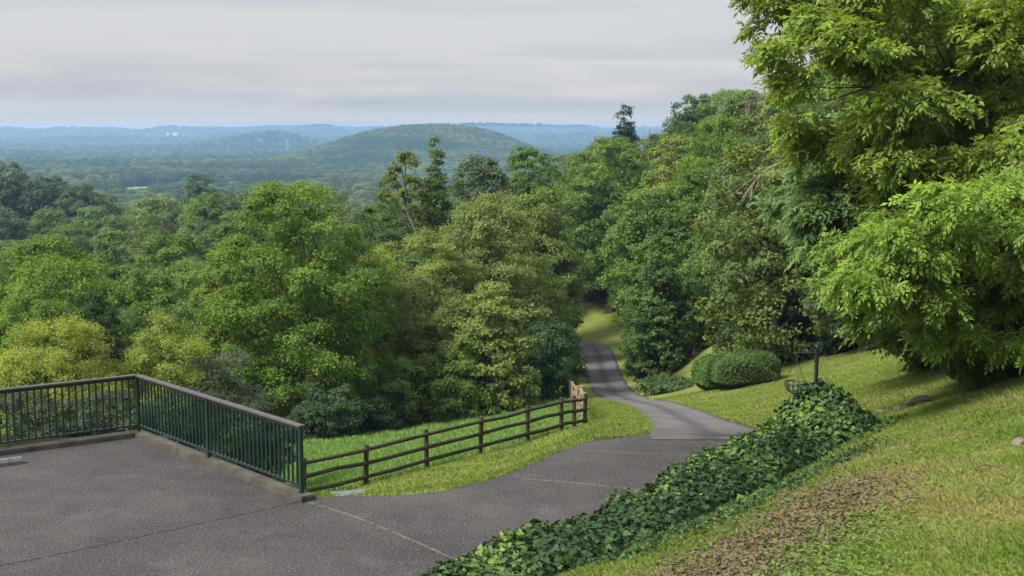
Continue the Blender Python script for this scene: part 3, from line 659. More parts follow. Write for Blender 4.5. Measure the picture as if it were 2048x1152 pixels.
# ---- shrubs picked out one by one
SHRUB = [
 (110, 668, 33, 128, G_GOLD, 'left-hand golden bush beyond the railing', 'round'),
 (318, 652, 34, 92, (.185, .250, .044), 'right-hand golden bush with upright shoots beyond the railing', 'oval'),
 (435, 712, 35, 88, (.082, .108, .060), 'grey-green bush beyond the corner of the railing', 'round'),
 (60, 792, 29.2, 110, (.062, .088, .046), 'dark bush seen through the railing below the left-hand golden bush', 'round'),
 (225, 792, 29.4, 80, (.058, .084, .044), 'dark bush seen through the railing just left of its corner', 'round'),
 (370, 782, 30.2, 90, (.060, .086, .046), 'dark bush seen through the railing just right of its corner', 'round'),
 (490, 800, 33, 75, (.046, .072, .036), 'dark bush behind the middle of the right-hand railing', 'round'),
 (805, 722, 60, 62, (.145, .215, .040), 'light green bush with drooping leaves at the back of the meadow, left of its twin', 'round'),
 (918, 700, 60, 66, (.140, .215, .038), 'light green bush in front of the olive trees, right of its twin', 'round'),
 (1098, 648, 66, 62, (.048, .098, .034), 'deep green shrub behind the far end of the wooden fence', 'round'),
 (1035, 700, 64, 50, (.036, .074, .026), 'dark shrub left of the deep green shrub behind the fence', 'round'),
 (660, 770, 54, 62, (.062, .100, .038), 'dull green bush at the foot of the big dark-hearted tree', 'round'),
 (745, 800, 55.5, 40, (.040, .070, .028), 'low bush between the dark-hearted tree and the light green bushes', 'round'),
 (622, 812, 52, 40, (.046, .080, .028), 'low bush just past the end post of the railing', 'round'),
 (1308, 700, 75, 44, (.030, .056, .024), 'dark creeper-covered bush at the right edge of the drive', 'round'),
 (1338, 764, 67, 56, (.075, .125, .046), 'low blue-green weeds between drive and hedge', 'round'),
 (1490, 650, 68, 50, (.024, .046, .022), 'dark bush behind the clipped hedge', 'round'),
 (1610, 672, 63, 46, (.030, .058, .024), 'dark bush behind the hanging basket post', 'round'),
 (1690, 655, 60, 46, (.028, .054, .022), 'dark bush on the top edge of the lawn left of the overhanging leaves', 'round'),
 (1765, 640, 56, 50, (.045, .075, .022), 'brownish green bush at the top edge of the lawn under the overhanging leaves', 'round'),
 ]
for i, (u, v, Yd, hw, col, lab, prof) in enumerate(SHRUB):
    p = at(u, v, Yd); zg = gz(p[0], p[1]); H = max(p[2] - zg, .5); R = hw * Yd / F
    up = 1.1 if i < 2 else .4
    cm, tm = tree_meshes(300 + i, H, R, prof, z0=.02, ls=max(.06, Yd * .0019), cover=1.6, nb=40, rmin=.20, rmax=.34, tips=14, nmax=60000, trunk_r=.05, limbs=12, updo=up, flat=1.3 if i < 2 else .8, wr=.42 if i < 2 else .6, droop=-.3 if i < 2 else .3, inner=.06)
    put_tree('bush', cm, tm, p[0], p[1], lab, 'shrub', col, z=zg)

# ---- woods: shared crowns
rngw = np.random.RandomState(11)
protos = [tree_meshes(500 + i, H, R, pr, z0=.05, ls=.21, cover=1.35, nb=42, rmin=.17, rmax=.32, tips=16, spread=.19, nmax=30000, inner=.12) for i, (H, R, pr, nb) in enumerate(((13, 4.6, 'round', 34), (14, 4.0, 'oval', 34), (12, 5.0, 'round', 40), (13, 4.2, 'skirt', 36)))]
protos_far = [tree_meshes(520 + i, 12.5, R, pr, z0=.05, ls=.55, cover=1.2, nb=42, rmin=.2, rmax=.36, nmax=5500, inner=.1, limbs=5) for i, (R, pr) in enumerate(((4.8, 'round'), (5.2, 'round'), (4.2, 'oval')))]
kinds = [('yellow-green', G_BRIGHT), ('mid-green', G_MID), ('dark green', (.080, .138, .040)), ('grey-green', G_GREY), ('olive', (.110, .158, .038))]
hero_xy = np.array([at(h[0], h[1], h[2])[:2] for h in HERO])
placed = []
def wood(n, sampler, mind, region, group, ps, hs):
    k = 0; tries = 0
    while k < n and tries < 60000:
        tries += 1; x, y = sampler()
        if inl_pt(x, y) or any((x - a) ** 2 + (y - b) ** 2 < mind ** 2 for a, b in placed): continue
        if y < 140 and np.min(np.hypot(hero_xy[:, 0] - x, hero_xy[:, 1] - y)) < 2.6: continue
        placed.append((x, y)); k += 1
        ci = rngw.choice(5, p=(.24, .30, .20, .14, .12)); cn, cc = kinds[ci]
        cm, tm = ps[rngw.randint(len(ps))]; s = hs * rngw.uniform(.8, 1.12)
        put_tree('woodland_tree', cm, tm, x, y, f'{cn} tree crowded among others {region}', 'tree', tuple(np.array(cc) * rngw.uniform(.85, 1.15)), group, rngw.uniform(0, 6.28), (s * rngw.uniform(.9, 1.15), s * rngw.uniform(.9, 1.15), s))
def inl_pt(x, y):
    X_, Y_ = np.array([x]), np.array([y])
    return bool(inpoly(X_, Y_, lawn_poly)[0] or inpoly(X_, Y_, meadow_poly)[0] or polydist(X_, Y_, road_mid)[0][0] < 4.5 or (inpoly(X_, Y_, lot_poly)[0]))
def samp(y0, y1, u0, u1):
    def f():
        y = math.sqrt(rngw.uniform(y0 ** 2, y1 ** 2)); u = rngw.uniform(u0, u1); return (u - 1024) / F * y, y
    return f
wood(30, samp(62, 130, -120, 560), 4.6, 'on the near slope below the railing', 'trees on the slope below the railing', protos, .78)
wood(42, samp(130, 240, -120, 980), 6.5, 'on the middle slope going down to the valley', 'trees on the middle slope', protos, .86)
wood(52, samp(90, 205, 1090, 1760), 5.2, 'on the wooded hillside right of the drive', 'trees on the wooded hillside', protos, .92)
wood(14, samp(78, 140, 640, 1080), 5.0, 'in the wood behind the olive trees', 'trees behind the olive trees', protos, .86)
wood(14, samp(56, 90, 1430, 2100), 4.4, 'in the wood at the top of the lawn', 'trees at the top of the lawn', protos, .85)
wood(90, samp(240, 440, -140, 1300), 8.6, 'at the foot of the slope before the valley', 'trees at the foot of the slope', protos_far, .95)

# ---- leafless trees
def bare_meshes(seed, H, spread=.5, depth=4, r0=.14):
    rng = np.random.RandomState(seed); Vs, Fs, off = [], [], 0
    def rec(p, d, L, r, k):
        nonlocal off
        q = [p]; dd = d.copy()
        for s in range(3): dd = norm(dd + rng.normal(size=3) * .16 + np.array((0, 0, .05))); q.append(q[-1] + dd * L / 3)
        v, f, c = tube_arrays(q, [r, r * .9, r * .75, r * .6], 4); Vs.append(v); Fs.append(f + off); off += len(v)
        if k == 0: return
        for s in range(rng.randint(3, 5)):
            nd = norm(dd + rng.normal(size=3) * spread + np.array((0, 0, .1))); rec(q[1 + rng.randint(3)], nd, L * rng.uniform(.55, .8), r * .58, k - 1)
    rec(np.array((0, 0, -.2)), np.array((0, 0, 1.)), H * .36, r0, depth)
    return mk_mesh('branches', np.concatenate(Vs), [np.concatenate(Fs)], M_DEAD, smooth=True)
for i, (u, v, Yd, Hh, lab, s) in enumerate(((208, 408, 165, 12, 'grey leafless tree in the middle of the left-hand wood', .62), (690, 345, 185, 12, 'grey-brown leafless tree behind the big dark-hearted tree', .62), (1478, 100, 112, 9, 'bare twiggy tree top against the sky beside the big overhanging branches', .36), (1298, 222, 165, 7, 'bare pale snag right of the dark evergreen on the skyline', .3))):
    p = at(u, v, Yd); o = thing('dead_tree', lab, 'tree', (p[0], p[1], p[2] - Hh)); link('branches', bare_meshes(40 + i, Hh, s, (5, 5, 4, 3)[i], (.12, .12, .05, .07)[i]), o)
    zg = gz(p[0], p[1]); m = MB(); m.tube([(0, 0, zg - p[2] + Hh - .3), (.1, .05, -.1)], [.22, .15], 7); m.build('trunk', M_DEAD, o, smooth=True)

# ------------------------------------------------------------------ near trees on the right, real leaves
def pinnate(rng, P, A, N, L, nl=9, ll=.34, wr=.36):
    """compound leaves: returns leaflet base, axis, normal, length, parent index"""
    n = len(P); A = norm(A - N * (A * N).sum(1, keepdims=True)); Sd = np.cross(N, A)
    ps, aa, nn, ii = [], [], [], []
    for k in range(nl):
        t = .22 + .78 * (k // 2 * 2 + 1) / nl if k < nl - 1 else 1.0
        sgn = (1 if k % 2 else -1) if k < nl - 1 else 0
        ps.append(P + A * L[:, None] * t - np.array((0, 0, 1)) * (L * t * t * .30)[:, None])
        ax = norm(A * (.62 if sgn else 1) + Sd * sgn * .8 + np.array((0, 0, -.42)) + rng.normal(size=(n, 3)) * .14); aa.append(ax)
        nn.append(norm(N + Sd * sgn * .25 + rng.normal(size=(n, 3)) * .22)); ii.append(np.arange(n))
    return np.concatenate(ps), np.concatenate(aa), np.concatenate(nn), np.concatenate(ii)
def near_tree(seed, name, label, base, B, color, n_comp, Lc, nl, wr, trunk_pts, trunk_r, mul=1.0, simple=False, limbs=26):
    """B: boughs (x, y, z, r, rz) in world space"""
    rng = np.random.RandomState(seed); B = np.array(B, float); nb = len(B); base = np.array(base)
    wgt = B[:, 3] ** 2; wgt /= wgt.sum(); tips = 16; bi = np.repeat(np.arange(nb), tips); nt = nb * tips
    o = norm(np.c_[B[:, 0] - base[0], B[:, 1] - base[1], (B[:, 2] - base[2] - 3.5) * .5])
    d = norm(rng.normal(size=(nt, 3)) * .8 + .8 * o[bi] + np.array((0, 0, .25)))
    tip = B[bi, :3] + d * np.c_[B[bi, 3], B[bi, 3], B[bi, 4]] * rng.uniform(.45, 1.1, (nt, 1))
    tt_ = np.repeat(rng.normal(size=nb) * .12, tips) + rng.normal(size=nt) * .13
    cnt = rng.choice(nt, n_comp, p=np.repeat(wgt / tips, tips))
    P = tip[cnt] + rng.normal(size=(n_comp, 3)) * B[bi[cnt], 3:4] * np.array((.26, .26, .14)); dd = d[cnt]
    N = norm(np.array((0, 0, .9)) + .35 * dd + rng.normal(size=(n_comp, 3)) * .38)
    A = dd * 1.0 + rng.normal(size=(n_comp, 3)) * .5 + np.array((0, 0, -.25))
    L = Lc * rng.uniform(.7, 1.3, n_comp)
    p2, a2, n2, ii = pinnate(rng, P, A, N, L, nl)
    LL = L[ii] * (.40 if nl > 7 else .55) * rng.uniform(.8, 1.2, len(ii))
    tint = np.clip(.5 + tt_[cnt][ii] + rng.normal(size=n_comp)[ii] * .11 + rng.normal(size=len(ii)) * .06, 0, 1)
    V, Fq = quads_from(p2, a2, n2, LL, wr, .06, .10)
    o_ = thing(name, label, 'tree', tuple(base))
    c = link('crown', mk_mesh('crown', V - base, [Fq], M_LEAF, tint=tint), o_); c.color = (*color, 1)
    Vs, Fs, off = [], [], 0
    def add(p, r, k):
        nonlocal off
        v, f, _ = tube_arrays(p, r, k); Vs.append(v); Fs.append(f + off); off += len(v)
    tp = np.array(trunk_pts, float); add(tp, np.linspace(trunk_r, trunk_r * .3, len(tp)), 10)
    for i in rng.permutation(nb)[:limbs]:
        e = B[i, :3]; s0 = tp[np.argmin(np.abs(tp[:, 2] - (e[2] * .72 + tp[0, 2] * .28)))]
        q = np.linspace(0, 1, 7)[:, None]; md = s0 * (1 - q) + e * q; md[:, 2] += np.sin(q[:, 0] * PI) * .35; md[1:-1] += rng.normal(size=(5, 3)) * .09
        add(md, min(trunk_r * .30, .045) * (1 - .86 * q[:, 0]) + .004, 6)
        for k in range(5):
            st = md[2 + k % 4]; en = e + rng.normal(size=3) * B[i, 3] * np.array((.8, .8, .45)); add(np.array([st, (st + en) / 2 + rng.normal(size=3) * .07, en]), [trunk_r * .08, trunk_r * .05, .004], 4)
    link('trunk', mk_mesh('trunk', np.concatenate(Vs) - base, [np.concatenate(Fs)], M_BARK, smooth=True), o_)
def boughs(rng, poly, n, Y0, Y1, r0, r1, flat):
    """boughs filling the outline poly (px) through the depth range Y0..Y1"""
    out = []; us = [p[0] for p in poly]; vs = [p[1] for p in poly]
    while len(out) < n:
        u, v = rng.uniform(min(us), max(us)), rng.uniform(min(vs), max(vs))
        if not inpoly(np.array([u]), np.array([v]), poly)[0]: continue
        Yd = rng.uniform(Y0, Y1); p = at(u, v, Yd); r = rng.uniform(r0, r1); out.append((*p, r, r * flat))
    return out
rn = np.random.RandomState(5)
P_A = [(1560, 20), (1640, -60), (2150, -120), (2250, 330), (2050, 420), (1850, 380), (1690, 330), (1610, 260), (1590, 120)]
bA = boughs(rn, P_A, 104, 24, 31, .45, .85, .5)
for q in ((1535, 60, 27), (1545, 110, 27.5), (1585, 190, 27), (1600, 245, 27.5), (1595, 160, 28), (1560, 15, 26.5), (1640, 40, 26), (1520, -8, 26.5)): p = at(*q); bA.append((*p, .36, .2))
xb, yb = at(2110, 700, 27)[:2]; zb = gz(xb, yb)
near_tree(61, 'ash_tree', 'big overhanging tree with yellow-green drooping leaves filling the top right of the photo', (xb, yb, zb), bA, (.160, .235, .034), 20500, .25, 7, .42, [(xb, yb, zb - .3), (xb - .1, yb, zb + 2.2), (xb - .3, yb + .1, zb + 4.5), (xb - .5, yb, zb + 7), (xb - .6, yb + .2, zb + 9.5)], .26, limbs=12)
P_B = [(1600, 380), (1640, 330), (1830, 340), (1960, 420), (1880, 520), (1740, 520), (1660, 470)]
bB = boughs(rn, P_B, 26, 28, 32, .45, .75, .45)
for q in ((1640, 440, 28.5), (1655, 385, 28.5), (1690, 490, 28), (1625, 330, 30), (1680, 560, 28)): p = at(*q); bB.append((*p, .35, .18))
xb, yb = at(1960, 700, 31)[:2]; zb = gz(xb, yb)
near_tree(62, 'sumac_tree', 'blue-green feathery-leaved tree between the yellow-green tree and the lower bright boughs', (xb, yb, zb), bB, (.120, .190, .062), 3600, .40, 13, .36, [(xb, yb, zb - .3), (xb - .2, yb, zb + 1.5), (xb - .6, yb - .2, zb + 3), (xb - 1.0, yb - .3, zb + 4.4)], .12, limbs=18)
P_C = [(1720, 520), (1780, 440), (1900, 350), (2120, 320), (2160, 640), (2050, 690), (1920, 660), (1830, 620), (1750, 570)]
bC = boughs(rn, P_C, 58, 21, 26, .38, .68, .42)
for q in ((1715, 600, 24.5), (1705, 560, 24.5), (1745, 640, 24.5), (1790, 600, 24), (1735, 525, 24), (1860, 650, 23)): p = at(*q); bC.append((*p, .32, .17))
xb, yb = at(2120, 745, 24.5)[:2]; zb = gz(xb, yb)
near_tree(63, 'walnut_tree', 'lower bright green tree with long drooping boughs above the right-hand lawn', (xb, yb, zb), bC, (.145, .225, .034), 12500, .26, 9, .40, [(xb, yb, zb - .3), (xb - .2, yb, zb + 1.2), (xb - .5, yb - .1, zb + 2.4), (xb - .9, yb - .2, zb + 3.8)], .15)
P_D = [(1900, 700), (1960, 620), (2060, 560), (2180, 560), (2180, 745), (1960, 742)]
bD = boughs(rn, P_D, 26, 23.5, 27, .3, .55, .7)
xb, yb = at(2060, 752, 25)[:2]; zb = gz(xb, yb)
near_tree(64, 'bush', 'dark leafy bush on the ground under the right-hand trees', (xb, yb, zb), bD, (.065, .115, .026), 4200, .24, 5, .5, [(xb, yb, zb - .3), (xb, yb, zb + .5), (xb - .2, yb, zb + 1.2)], .06, limbs=14)
P_E = [(1790, 660), (1850, 620), (1930, 640), (1950, 720), (1880, 720), (1820, 700)]
bE = boughs(rn, P_E, 14, 30, 33, .3, .5, .7)
xb, yb = at(1880, 735, 31.5)[:2]; zb = gz(xb, yb)
near_tree(65, 'bush', 'green bush at the lawn edge left of the dark leafy bush', (xb, yb, zb), bE, (.080, .135, .028), 2600, .26, 5, .5, [(xb, yb, zb - .3), (xb, yb, zb + .5), (xb - .2, yb, zb + 1.2)], .05, limbs=10)
P_F = [(1640, 150), (2200, -50), (2250, 640), (1960, 640), (1760, 480), (1660, 300)]
bF = boughs(rn, P_F, 70, 33, 38, .7, 1.2, .6)
xb, yb = at(2060, 690, 36)[:2]; zb = gz(xb, yb)
near_tree(66, 'ash_tree', 'shaded tree behind the overhanging yellow-green tree, its dark leaves showing through the gaps', (xb, yb, zb), bF, (.130, .195, .042), 12000, .38, 7, .45, [(xb, yb, zb - .3), (xb, yb, zb + 3), (xb - .2, yb, zb + 6), (xb - .2, yb, zb + 9)], .24, limbs=22)

# ------------------------------------------------------------------ ivy
def ivy_surface(x, y):
    d, sg, par = polydist(x, y, ivy_ridge); c = d * sg
    base = np.maximum(height(x, y), 0)
    k = .58 + .14 * np.clip((y - 15) / 5, 0, 1) + .09 * wav(x, y, 1.3) + .06 * wav(x, y, .45)
    w1 = 1.2 + .22 * wav(x, y, 1.6)
    pr = np.where(c < 0, np.clip(1 + c / .42, 0, 1) ** .6, np.clip(1 - np.clip(c / w1, 0, 2) ** 3.2, 0, 1) ** .6)
    h = k * pr
    mx, my = 5.66, 23.1; r = np.hypot((x - mx) / np.where(x > mx, 1.32, 1.0), (y - my) / np.where(y < my, 1.45, 1.0))
    h2 = 1.20 * np.clip(1 - np.clip(r / 1.2, 0, 1) ** 1.4, 0, 1) * (1 + .12 * wav(x, y, .6))
    top = np.where((c < 0) & (r > 1.2), base * 0, np.where(c < 1.6, base * np.clip(c / 1.4, 0, 1), base))
    return np.maximum(base + .0 + h * np.where(c > 0, 1 - .45 * np.clip(c / 1.2, 0, 1), 1), base * 0 + h2 + .15 * (h2 > 0)), np.maximum(pr, (h2 > .03) * 1.0)
rngi = np.random.RandomState(21)
N0 = 260000; xs = rngi.uniform(-4.5, 7.2, N0); ys = rngi.uniform(9.5, 24.6, N0)
zs, pr = ivy_surface(xs, ys); e = .05
sxg = (ivy_surface(xs + e, ys)[0] - zs) / e; syg = (ivy_surface(xs, ys + e)[0] - zs) / e
slope = np.sqrt(1 + np.clip(sxg, -4, 4) ** 2 + np.clip(syg, -4, 4) ** 2)
dens = 1 - .0 * ys
keep = (pr > .05 + .1 * rngi.rand(N0)) & (rngi.rand(N0) < np.clip(slope / 3.2, .33, 1)) & (zs > -.05)
xs, ys, zs, sxg, syg = (a[keep] for a in (xs, ys, zs, sxg, syg))
n = len(xs); nrm = norm(np.c_[-np.clip(sxg, -2.5, 2.5), -np.clip(syg, -2.5, 2.5), np.full(n, .9)])
P = np.c_[xs, ys, zs] + nrm * (rngi.uniform(-.10, .05, n)[:, None])
Nn = norm(nrm + rngi.normal(size=(n, 3)) * .42); An = rngi.normal(size=(n, 3)) + np.array((0, 0, -.7)) + nrm * .3
Ln = .04 + .085 * rngi.beta(1.6, 2.2, n)
An = norm(An - Nn * (An * Nn).sum(1, keepdims=True)); Sn = np.cross(Nn, An)
shp = [(0, 0, 0), (-.05, .34, .02), (.28, .52, -.03), (.42, .26, .04), (.62, .30, 0), (1.0, 0, -.08), (.62, -.30, 0), (.42, -.26, .04), (.28, -.52, -.03), (-.05, -.34, .02)]
V = np.stack([P + (An * a + Sn * b + Nn * c) * Ln[:, None] for a, b, c in shp], 1).reshape(-1, 3)
k10 = np.arange(n)[:, None] * 10
Fi = np.concatenate([k10 + np.array([[0, 1, 2, 3, 4, 5]]), k10 + np.array([[0, 5, 6, 7, 8, 9]])], 0)
yl = np.clip(.42 + .26 * wav(xs, ys, .9) + rngi.normal(size=n) * .14 + .75 * np.exp(-(polydist(xs, ys, ivy_ridge)[0] / .30) ** 2) * (rngi.rand(n) < .55) * (.6 + .6 * wav(xs, ys, 1.3)), 0, 1)
yl = np.where(rngi.rand(n) < .03, .95, yl); yl = np.clip(yl - .06 + .8 * np.exp(-((xs - 5.25) / .45) ** 2 - ((ys - 22.6) / .6) ** 2) * rngi.rand(n), 0, 1)
ivy = thing('ivy_bank', 'long dark glossy ivy bank edging the car park, rising to a peaked mound', 'ivy', (1.5, 18, 0))
link('leaves', mk_mesh('leaves', V - np.array((1.5, 18, 0)), [Fi], M_IVY, tint=np.r_[yl, yl]), ivy)
ux, uy = np.meshgrid(np.arange(-4.5, 7.3, .1), np.arange(9.5, 24.8, .1)); uz, upr = ivy_surface(ux, uy)
uz = np.where(upr > .02, uz - .13, height(ux, uy) - .3); idx = np.arange(ux.size).reshape(ux.shape)
quads = np.stack([idx[:-1, :-1], idx[:-1, 1:], idx[1:, 1:], idx[1:, :-1]], -1).reshape(-1, 4)
kq = (upr[:-1, :-1] > .02) | (upr[1:, 1:] > .02); quads = quads[kq.ravel()]
link('stems', mk_mesh('stems', np.stack([ux, uy, uz], -1).reshape(-1, 3) - np.array((1.5, 18, 0)), [quads], M_STEM, smooth=True), ivy)

# ------------------------------------------------------------------ clipped hedges
def hedge(name, label, cx, cy_, sx_, sy_, h, rz, color, seed, ex=3.2):
    rng = np.random.RandomState(seed); n = int(2600 * (sx_ * sy_ + h * (sx_ + sy_) * 2)); th = rng.uniform(0, 2 * PI, n); ph = np.arcsin(rng.uniform(-.15, 1, n))
    d = np.c_[np.cos(ph) * np.cos(th), np.cos(ph) * np.sin(th), np.sin(ph)]
    r = (np.abs(d) ** ex).sum(1) ** (-1 / ex); P = d * r[:, None] * np.array((sx_, sy_, h * .62)) ; P[:, 2] += h * .38
    P = P[P[:, 2] > .02]; n = len(P); nn = norm(P / np.array((sx_, sy_, h)) ** 2 * np.array((1, 1, .6)))
    P *= (1 + 0.055 * wav(P[:, 0] * 1.0 + P[:, 2], P[:, 1] + P[:, 2] * .5, .5))[:, None]
    P += nn * (rng.uniform(-.09, .03, (n, 1)) + .10 * (rng.rand(n, 1) < .10) * rng.rand(n, 1))
    V, Fq = quads_from(P, rng.normal(size=(n, 3)) + nn, norm(nn + rng.normal(size=(n, 3)) * .7), rng.uniform(.06, .11, n), .6)
    tint = np.clip(.5 + rng.normal(size=n) * .2, 0, 1)
    o = thing(name, label, 'hedge', (cx, cy_, gz(cx, cy_) - .08), rz)
    c = link('foliage', mk_mesh('foliage', V, [Fq], M_LEAF, tint=tint), o); c.color = (*color, 1)
    m = MB()
    for k in range(9):
        a = rng.uniform(-.7, .7); b = rng.uniform(-.6, .6); m.tube([(a * sx_ * .7, b * sy_ * .6, 0), (a * sx_, b * sy_, h * .6)], [.03, .015], 5)
    m.build('stems', M_BARK, o)
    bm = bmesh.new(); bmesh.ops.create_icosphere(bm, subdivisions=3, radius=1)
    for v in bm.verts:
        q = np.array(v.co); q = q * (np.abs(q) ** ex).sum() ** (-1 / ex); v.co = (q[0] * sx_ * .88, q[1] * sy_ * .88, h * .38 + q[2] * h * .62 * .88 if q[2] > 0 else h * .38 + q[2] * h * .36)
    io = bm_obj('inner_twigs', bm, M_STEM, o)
p = at(1490, 775, 55); hz = math.radians(24)
hedge('clipped_hedge', 'long clipped box hedge with rounded ends on the lawn', p[0], p[1] + .5, 1.55, .85, 1.5, hz, (.090, .140, .040), 71, 4.2)
p = at(1428, 772, 56); hedge('clipped_hedge', 'light green rounded shrub at the left end of the clipped hedge', p[0], p[1] + .5, .74, .88, 1.5, hz, (.090, .170, .036), 72, 3.2)
p = at(1492, 752, 58.5); hedge('clipped_hedge', 'second clipped hedge whose top shows behind the long one', p[0], p[1] + .6, 1.35, .85, 1.45, hz, (.095, .148, .040), 73, 4.2)

# ------------------------------------------------------------------ railing
rail = thing('metal_railing', 'dark green metal railing with brown cap turning a corner around the car park', 'railing', (Cc[0], Cc[1], RZ))
HR = 1.09; base3 = np.array((Cc[0], Cc[1], RZ))
def lp(d, s, z=0.0): return np.array((d[0] * s, d[1] * s, z))
angR, angL = math.atan2(dR[1], dR[0]), math.atan2(dL[1], dL[0])
def post(d, s, ang, hh=HR):
    m = MB(); m.box(lp(d, s, hh / 2), (.062, .062, hh), ang); o = m.build('post', M_GREEN, rail, bevel=.004)
    b = MB(); b.box(lp(d, s, .006), (.12, .12, .012), ang); b.build('foot_plate', M_GREEN, o)
post(dR, 0, angR); post(dR, LR * .475, angR); post(dR, LR - .01, angR); post(dL, 3.6, angL); post(dL, 7.2, angL)
def run(d, ang, s0, s1, step, capside):
    m = MB(); m.bar(lp(d, s0, HR - .035), lp(d, s1, HR - .035), .045, .045); m.build('top_rail', M_GREEN, rail)
    m = MB(); m.bar(lp(d, s0, .115), lp(d, s1, .115), .045, .035); m.build('bottom_rail', M_GREEN, rail)
    m = MB(); m.bar(lp(d, s0 - .02, HR + .012), lp(d, s1 + .02, HR + .012), .118, .036); m.build('cap_rail', M_CAP, rail, bevel=.007)
    k = 1
    while s0 + k * step < s1 - .03:
        s = s0 + k * step; k += 1
        b = MB(); b.box(lp(d, s, (HR - .06 + .13) / 2), (.029, .029, HR - .06 - .13), ang); b.build('baluster', M_GREEN, rail)
run(dR, angR, .055, LR + .015, (LR - .05) / 43, 1)
run(dL, angL, .045, 7.4, .127, -1)

# wheel stop
p = on_z(44, 926); m = MB()
Ld = np.array((dL[0], dL[1], 0)); sec = [(-.085, 0), (-.085, .06), (-.055, .115), (.055, .115), (.085, .06), (.085, 0)]
n2 = np.array((nL[0], nL[1], 0)); V = [p * [1, 1, 0] + Ld * s + n2 * a * (.96 if e_ else 1) + np.array((0, 0, b + .003)) for e_, s in ((1, 0), (0, .04), (0, 1.76), (1, 1.8)) for a, b in sec]
Fq = [(6 * i + j, 6 * i + (j + 1) % 6, 6 * i + 6 + (j + 1) % 6, 6 * i + 6 + j) for i in range(3) for j in range(6)] + [(5, 4, 3, 2, 1, 0), tuple(range(18, 24))]
m.add(V, Fq); set_props(m.build('wheel_stop', M_STOP, bevel=.006), 'grey concrete wheel stop lying on the car park at the left edge of the photo', 'wheel stop')
# drain slab
p = on_z(694, 987); m = MB(); m.box((0, 0, .0), (.56, .40, .05), .25); m.box((0, 0, .028), (.42, .27, .012), .25)
o = m.build('utility_cover', M_PALE, bevel=.008); o.location = (p[0], p[1] + .12, gz(p[0], p[1] + .12) + .0); set_props(o, 'pale concrete cover slab in the grass beside the end of the railing kerb', 'cover')

# ------------------------------------------------------------------ wooden fence
def fence_post(parent, loc, h, mat, r=.062, seed=0):
    rr = np.random.RandomState(seed); lean = rr.normal(size=2) * .012
    m = MB(); m.tube([(loc[0], loc[1], loc[2] - .3), (loc[0] + lean[0], loc[1] + lean[1], loc[2] + h * .5), (loc[0] + lean[0] * 2, loc[1] + lean[1] * 2, loc[2] + h)], [r * 1.05, r, r * .97], 10); return m.build('post', mat, parent, smooth=False)
def fence(name, label, pts, h, mat, rails=(.20, .54, .88), r=.068, rr=.054, group=None, pmats=None):
    b = pts[0]; o = thing(name, label, 'fence', tuple(b), group=group); q = [p - b for p in pts]
    for i, p in enumerate(q): fence_post(o, p, h, pmats[i] if pmats else mat, r, i)
    rs = np.random.RandomState(len(pts))
    for a, c in zip(q[:-1], q[1:]):
        for z in rails:
            d = norm((c - a)); off = np.array((d[1], -d[0], 0)) * .05; m = MB(); md = (a + c) / 2 + rs.normal(size=3) * .015
            m.tube([a + off + (0, 0, z * h) - d * .06, md + off + np.array((0, 0, z * h)), c + off + (0, 0, z * h) + d * .06], [rr * rs.uniform(.85, 1.1), rr, rr * rs.uniform(.85, 1.1)], 7); m.build('rail', mat, o, smooth=False)
    return o
pts = [at(*q) for q in fence_px]
for p in pts: p[2] = gz(p[0], p[1])
fence('rail_fence', 'dark three-rail wooden fence running across the grass bank from the railing to its corner', pts, 1.04, M_FENCE)
fl = [at(1166, 853, 39.6), at(1160, 842, 43.5), at(1155, 832, 48), at(1150, 823, 53), at(1145, 815, 58.5), at(1140, 808, 64), at(1135, 803, 70), at(1129, 799, 76)]
for p in fl: p[2] = gz(p[0], p[1])
fence('rail_fence', 'wooden fence coloured pale as if sunlit, leading away from the corner along the drive', fl, 1.05, M_FENCEL, r=.07, rr=.05)

# ------------------------------------------------------------------ hanging basket post
pb_ = at(1632, 770, 23.1); zt = at(1632, 692, 23.1)[2]; z0 = .2
post_o = thing('plant_post', 'black iron post with a scrolled arm rising from the ivy mound', 'post', (pb_[0], pb_[1], z0))
m = MB(); m.box((0, 0, (zt - z0 - .06) / 2), (.055, .055, zt - z0 - .06), .3); m.build('pole', M_BLACK, post_o, bevel=.004)
m = MB(); m.box((0, 0, zt - z0 - .075), (.085, .085, .03), .3); m.tube([(0, 0, zt - z0 - .06), (0, 0, zt - z0 - .04), (0, 0, zt - z0 - .01), (0, 0, zt - z0 + .02)], [.018, .030, .026, .006], 8); m.build('finial', M_BLACK, post_o)
az = at(1632, 706, 23.1)[2] - z0; m = MB()
crl = [(-.365 + .04 * math.sin(t), 0, az - .04 + .04 * math.cos(t)) for t in np.linspace(0, -4.6, 14)]
m.tube([(0, 0, az), (-.18, 0, az + .004), (-.365, 0, az)] + crl[1:], [.014] * 3 + [.010] * (len(crl) - 1), 7)
m.tube([(0, 0, az - .20), (-.05, 0, az - .13), (-.11, 0, az - .07), (-.17, 0, az - .01)], .009, 6); m.build('scroll_arm', M_BLACK, post_o)
bx_, by_ = pb_[0] - .37, pb_[1]; bz = at(1590, 765, 23.1)[2]
bas = thing('hanging_basket', 'empty black wire basket hanging from the scrolled arm of the post', 'basket', (bx_, by_, bz))
hk = z0 + az - .085 - bz; Rb, Db = .20, .21
m = MB(); ring = [(Rb * math.cos(t), Rb * math.sin(t), 0) for t in np.linspace(0, 2 * PI, 25)]; m.tube(ring, .013, 6, cap=False); m.build('rim', M_BLACK, bas)
m = MB()
for k in range(12):
    a = 2 * PI * k / 12; m.tube([(Rb * math.cos(a) * math.cos(t), Rb * math.sin(a) * math.cos(t), -Db * math.sin(t)) for t in np.linspace(0, PI / 2 * .97, 9)], 0.008, 5)
